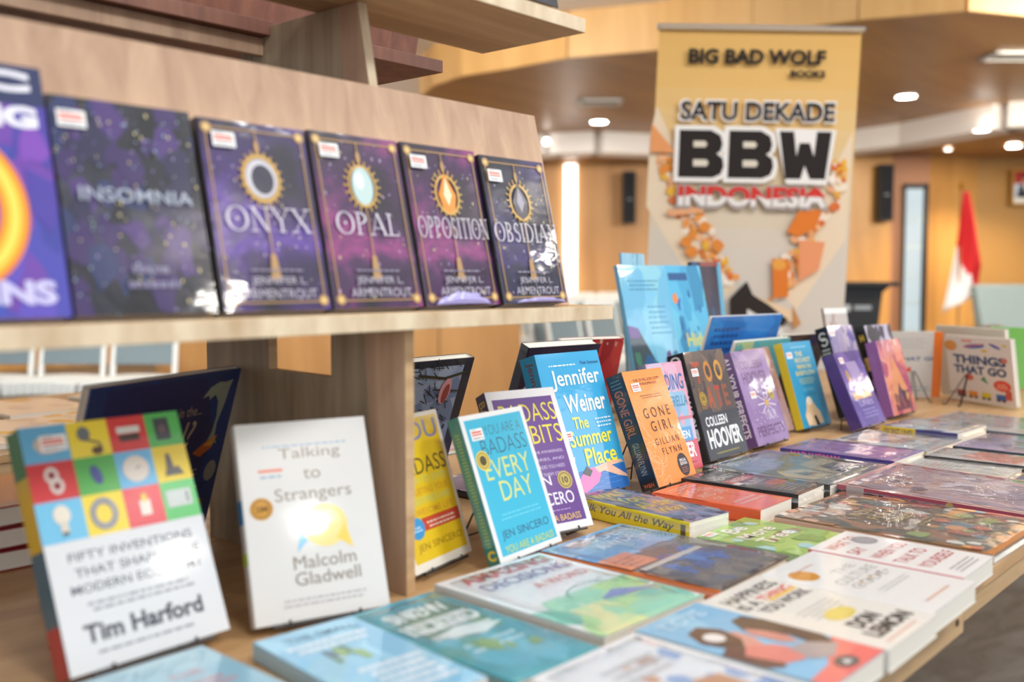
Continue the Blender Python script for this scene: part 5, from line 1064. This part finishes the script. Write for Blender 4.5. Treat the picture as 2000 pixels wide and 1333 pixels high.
flat('paperback', 'thick book with a half yellow, half navy spine', 2.178, .672, -3, .17, .165, .022, '#8c8a98', spine='#3c3c78', basemat=PASTEL, spineart=lambda A: A.rect(0, .54, 1, 1, '#d8bc2c').text('SECRET LINES', .25, .58, .8, .96, '#6c5c1c', .02, rot=-90), art=lambda A: A.blobs(0, 0, 1, 1, 24, ['#a8a098', '#8c94a4', '#c8b8a4', '#70789c'], .1, 6), film=True)
flat('picture_book', 'wide pale picture book with coloured dots near the far right of the table', 2.36, .56, -4, .27, .28, .008, '#c8c0bc', spine='#38485c', art=lambda A: A.blobs(.05, .05, .95, .95, 26, ['#c87060', '#d8a070', '#d8c060', '#7c9470', '#c88878', '#88a0b0'], .045, 7), film=True)
def a_hon(A):
    A.rect(0, 0, 1, 1, '#b48c8c').rect(.03, .03, .97, .97, '#a08088').blobs(.03, .03, .97, .97, 50, ['#a88c94', '#8c7480', '#b89c9c', '#947c8c', '#c0a4a0', '#7c6c84'], .1, 5).blobs(.3, .3, .9, .6, 12, ['#d8ccd0', '#cbbcc4'], .045, 6).blobs(.1, .6, .5, .9, 12, ['#a86c54', '#5c3c54', '#c0907c'], .05, 7).text('FAR FOLK', .12, .84, .5, .9, '#c0a090', .0)
def s_hon(A):
    A.rect(0, .0, 1, 1, '#1c2238').rect(.62, 0, 1, 1, '#a0485c')
    for i in range(18): A.poly([(.64, i / 18), (.64, (i + 1) / 18), (.42, (i + .5) / 18)], '#a0485c')
    A.rect(0, .86, 1, .95, '#b0a4a4').ell(.5, .45, .5, .02, '#b09860')
    for i, ch in enumerate('FOLK TALES'): A.text(ch, .15, .78 - i * .032, .5, .795 - i * .032, '#d0ccd0', .03) if ch != ' ' else None
flat('picture_book', 'large dusty-pink picture book with a patterned navy spine', 1.516, .335, 0, .252, .314, .015, '#b48c8c', tilt=88.8, spine='#1c2238', art=a_hon, spineart=s_hon, basemat=DUSTY, hard=True, film=True, stick=[(.05, .96)])
def a_tal(A):
    A.rect(0, 0, 1, 1, '#8c5c3c').rect(.0, .0, 1, .05, '#b8743c').blobs(0, .04, 1, 1, 50, ['#5c5440', '#7a5a3c', '#4a4a3c', '#9c6840', '#6c7468'], .1, 4).ell(.5, .6, .3, .26, '#5e4c38').blobs(.02, .75, .6, 1, 22, ['#d8d4c8', '#c8a48c', '#b87858', '#e0dcd0'], .05, 5).blobs(.6, .3, 1, .9, 24, ['#d8d4c8', '#c8704c', '#d0a05c', '#b8504c', '#4c6c74'], .055, 6).blobs(.0, .06, 1, .4, 26, ['#c86850', '#d89850', '#e0dcd0', '#587c8c', '#8c9c50', '#a84c44'], .055, 7)
    for i in range(3): A.text(('INDIAN', 'FOLK', 'TALES')[i], .32, .68 - .09 * i, .66, .74 - .09 * i, '#c8a860', .01)
    A.lines(.36, .4, .62, .46, 2, '#b89850', .4, 4)
flat('picture_book', 'big brown illustrated book with gold lettering, nearest the table edge at right', 1.280, .349, -1.2, .222, .292, .013, '#8c5c3c', spine='#c8a890', art=a_tal, basemat=EARTH, hard=True, film=True, stick=None)
flat('picture_book', 'dusty-lilac picture book at the right edge of the table, spine dark teal', 2.068, .452, -1, .225, .196, .012, '#9490ac', spine='#1f3c4c', basemat=DUSTY, film=True, art=lambda A: A.blobs(0, 0, 1, 1, 40, ['#8c90b0', '#a8a4bc', '#7c84a8', '#b8a8b8', '#6c7ca8'], .08, 5).poly([(0, .5), (.4, .7), (.5, 1), (0, 1)], '#a898b8'))
flat('picture_book', 'coral and white picture book with a thin black spine', 1.930, .478, 1, .112, .176, .012, '#c8c4bc', spine='#20242c', film=True, art=lambda A: A.rect(0, 0, 1, 1, '#c0b8b4').poly([(.1, .1), (.9, .05), (1, .6), (.3, .7)], '#d07c64').blobs(.1, .1, .9, .6, 14, ['#d8705c', '#c88c74', '#d89c84'], .07, 5).blobs(.0, .7, 1, 1, 10, ['#a0a4a4', '#d0ccc8'], .06, 6))
flat('magazine', 'white sheet-like book with drawings between the dusty-pink and coral ones', 1.782, .474, 2, .13, .178, .010, '#d0ccc4', spine='#a8a49c', film=True, art=lambda A: A.lines(.1, .5, .9, .92, 8, '#8c9094', .3, 5).blobs(.1, .08, .9, .45, 10, ['#c89c8c', '#a8b0b4', '#d8c8a8', '#98a4b8'], .06, 6))
flat('paperback', 'dark blue-grey book cut by the right edge of the photo', 1.80, .268, 1, .13, .195, .010, '#70788c', spine='#3c4454', film=True, art=lambda A: A.blobs(0, 0, 1, 1, 14, ['#7c8498', '#606a80', '#b0a8a4'], .1, 5))
# far side flat books -------------------------------------------------
far = [(.9, 1.29, .19, .2, '#8c7ca0', '#2c2834', 'violet and white flat book seen under the black picture book'), (1.118, 1.072, .155, .118, '#8878a0', '#241f30', 'plum and white flat book behind the turquoise paperback'),
       (1.32, 1.38, .19, .2, '#d8b8bc', '#6c8c94', 'pale pink flat book on the far side, behind the purple paperback'), (1.55, 1.42, .2, .2, '#d4c8b4', '#a88c6c', 'cream flat book on the far side of the table'),
       (.675, 1.36, .19, .2, '#b8c4cc', '#5c7484', 'pale grey-blue flat book on the far side of the near table'), (1.80, 1.42, .2, .19, '#c4cbb8', '#7c8c6c', 'pale green flat book on the far side of the table'),
       (2.08, 1.50, .2, .13, '#c8a8a0', '#8c5c54', 'dusty red flat book on the far side of the table'), (2.4, 1.44, .2, .18, '#a8b8c8', '#5c6c84', 'pale blue flat book on the far side of the table')]
for i, (x, y, w, h, c, sp, lb) in enumerate(far):
    flat('picture_book', lb, x, y, 0, w, h, .012, c, spine=sp, group='flat books on the far side of the table', hard=True,
         art=lambda A, i=i: A.blobs(0, 0, 1, 1, 14, [['#e4dcdc', '#7c6c94', '#a898b8'], ['#e0dce0', '#7c6a90', '#9888ac'], ['#ecd8d8', '#c87c8c', '#e8e0dc', '#88b0b8'], ['#f1ede4', '#c8a87c']][min(i, 3)], .09, 20 + i))
for i, (x, y, c, lb) in enumerate(((.62, 2.12, '#f1ede4', 'cream book with yellow marks on the low table, at the left edge'), (.86, 2.14, '#f1ede4', 'white flat book on the low table at the left'), (1.1, 2.16, '#f1ede4', 'cream flat book on the low table beside the navy dolphin book'),
        (.7, 2.5, '#f1ede4', 'white book deeper on the low table at the left edge'), (1.0, 2.52, '#f1ede4', 'yellowish book deeper on the low table at the left'), (1.3, 2.5, '#e8e4dc', 'pale book farthest on the low table at the left'))):
    flat('magazine', lb, x, y, 4 * (i % 3) - 4, .23, .32, .012, c, spine='#d8d0bc', group='pale books on the low table at the left', art=lambda A, i=i: A.blobs(0, 0, 1, 1, 9, ['#e0b84c', '#ece8e0', '#d8d4cc'], .12, 40 + i))
for i, (z, lb) in enumerate(((0, 'red book at the bottom of the small stack behind the picture-grid paperback'), (.026, 'red book in the middle of the small stack at the left edge'), (.052, 'red book on top of the small stack at the left edge'))):
    book('hardback', lb, 'red books stacked behind the front row', (.43 + .006 * i, 1.225, 4 * i - 3, 90, .16, .2, z + .0254), .025, '#8c1c20', '#8a1a20', hard=True, art=lambda A: A.rect(.1, .1, .9, .9, '#9c2428'), spineart=lambda A: A.rect(.2, .3, .8, .5, '#d8d0cc'))
print('books', len([o for o in S.objects if o.parent is None]))

for bk, x0, x1, hh in (('maroon', .1, .85, .014), ('black starry', .15, .95, .006)):
    root = [o for o in S.objects if o.parent is None and bk in (o.get('label') or '') and o.get('group') == G_UP][0]; m = MB(); rd = random.Random(3); w_ = .117; n_ = 18; base = []
    for i in range(n_ + 1):
        u_ = x0 + (x1 - x0) * i / n_; e_ = math.sin(math.pi * i / n_) ** .6
        base.append([(u_ * w_, .0008 + hh * e_ * (.8 + .3 * rd.random()) * q, .0205 + .001 + .006 * e_ * (1 - abs(q - .4)) + rd.uniform(0, .0012)) for q in (0, .35, .7, 1)])
    for i in range(n_):
        for q in range(3): m.poly([base[i][q], base[i + 1][q], base[i + 1][q + 1], base[i][q + 1]])
    m.build('film_fold', plain('lavender_film', '#a9a2d8', .25, 0, .6), root, smooth=True, label='crumpled lavender film fold')
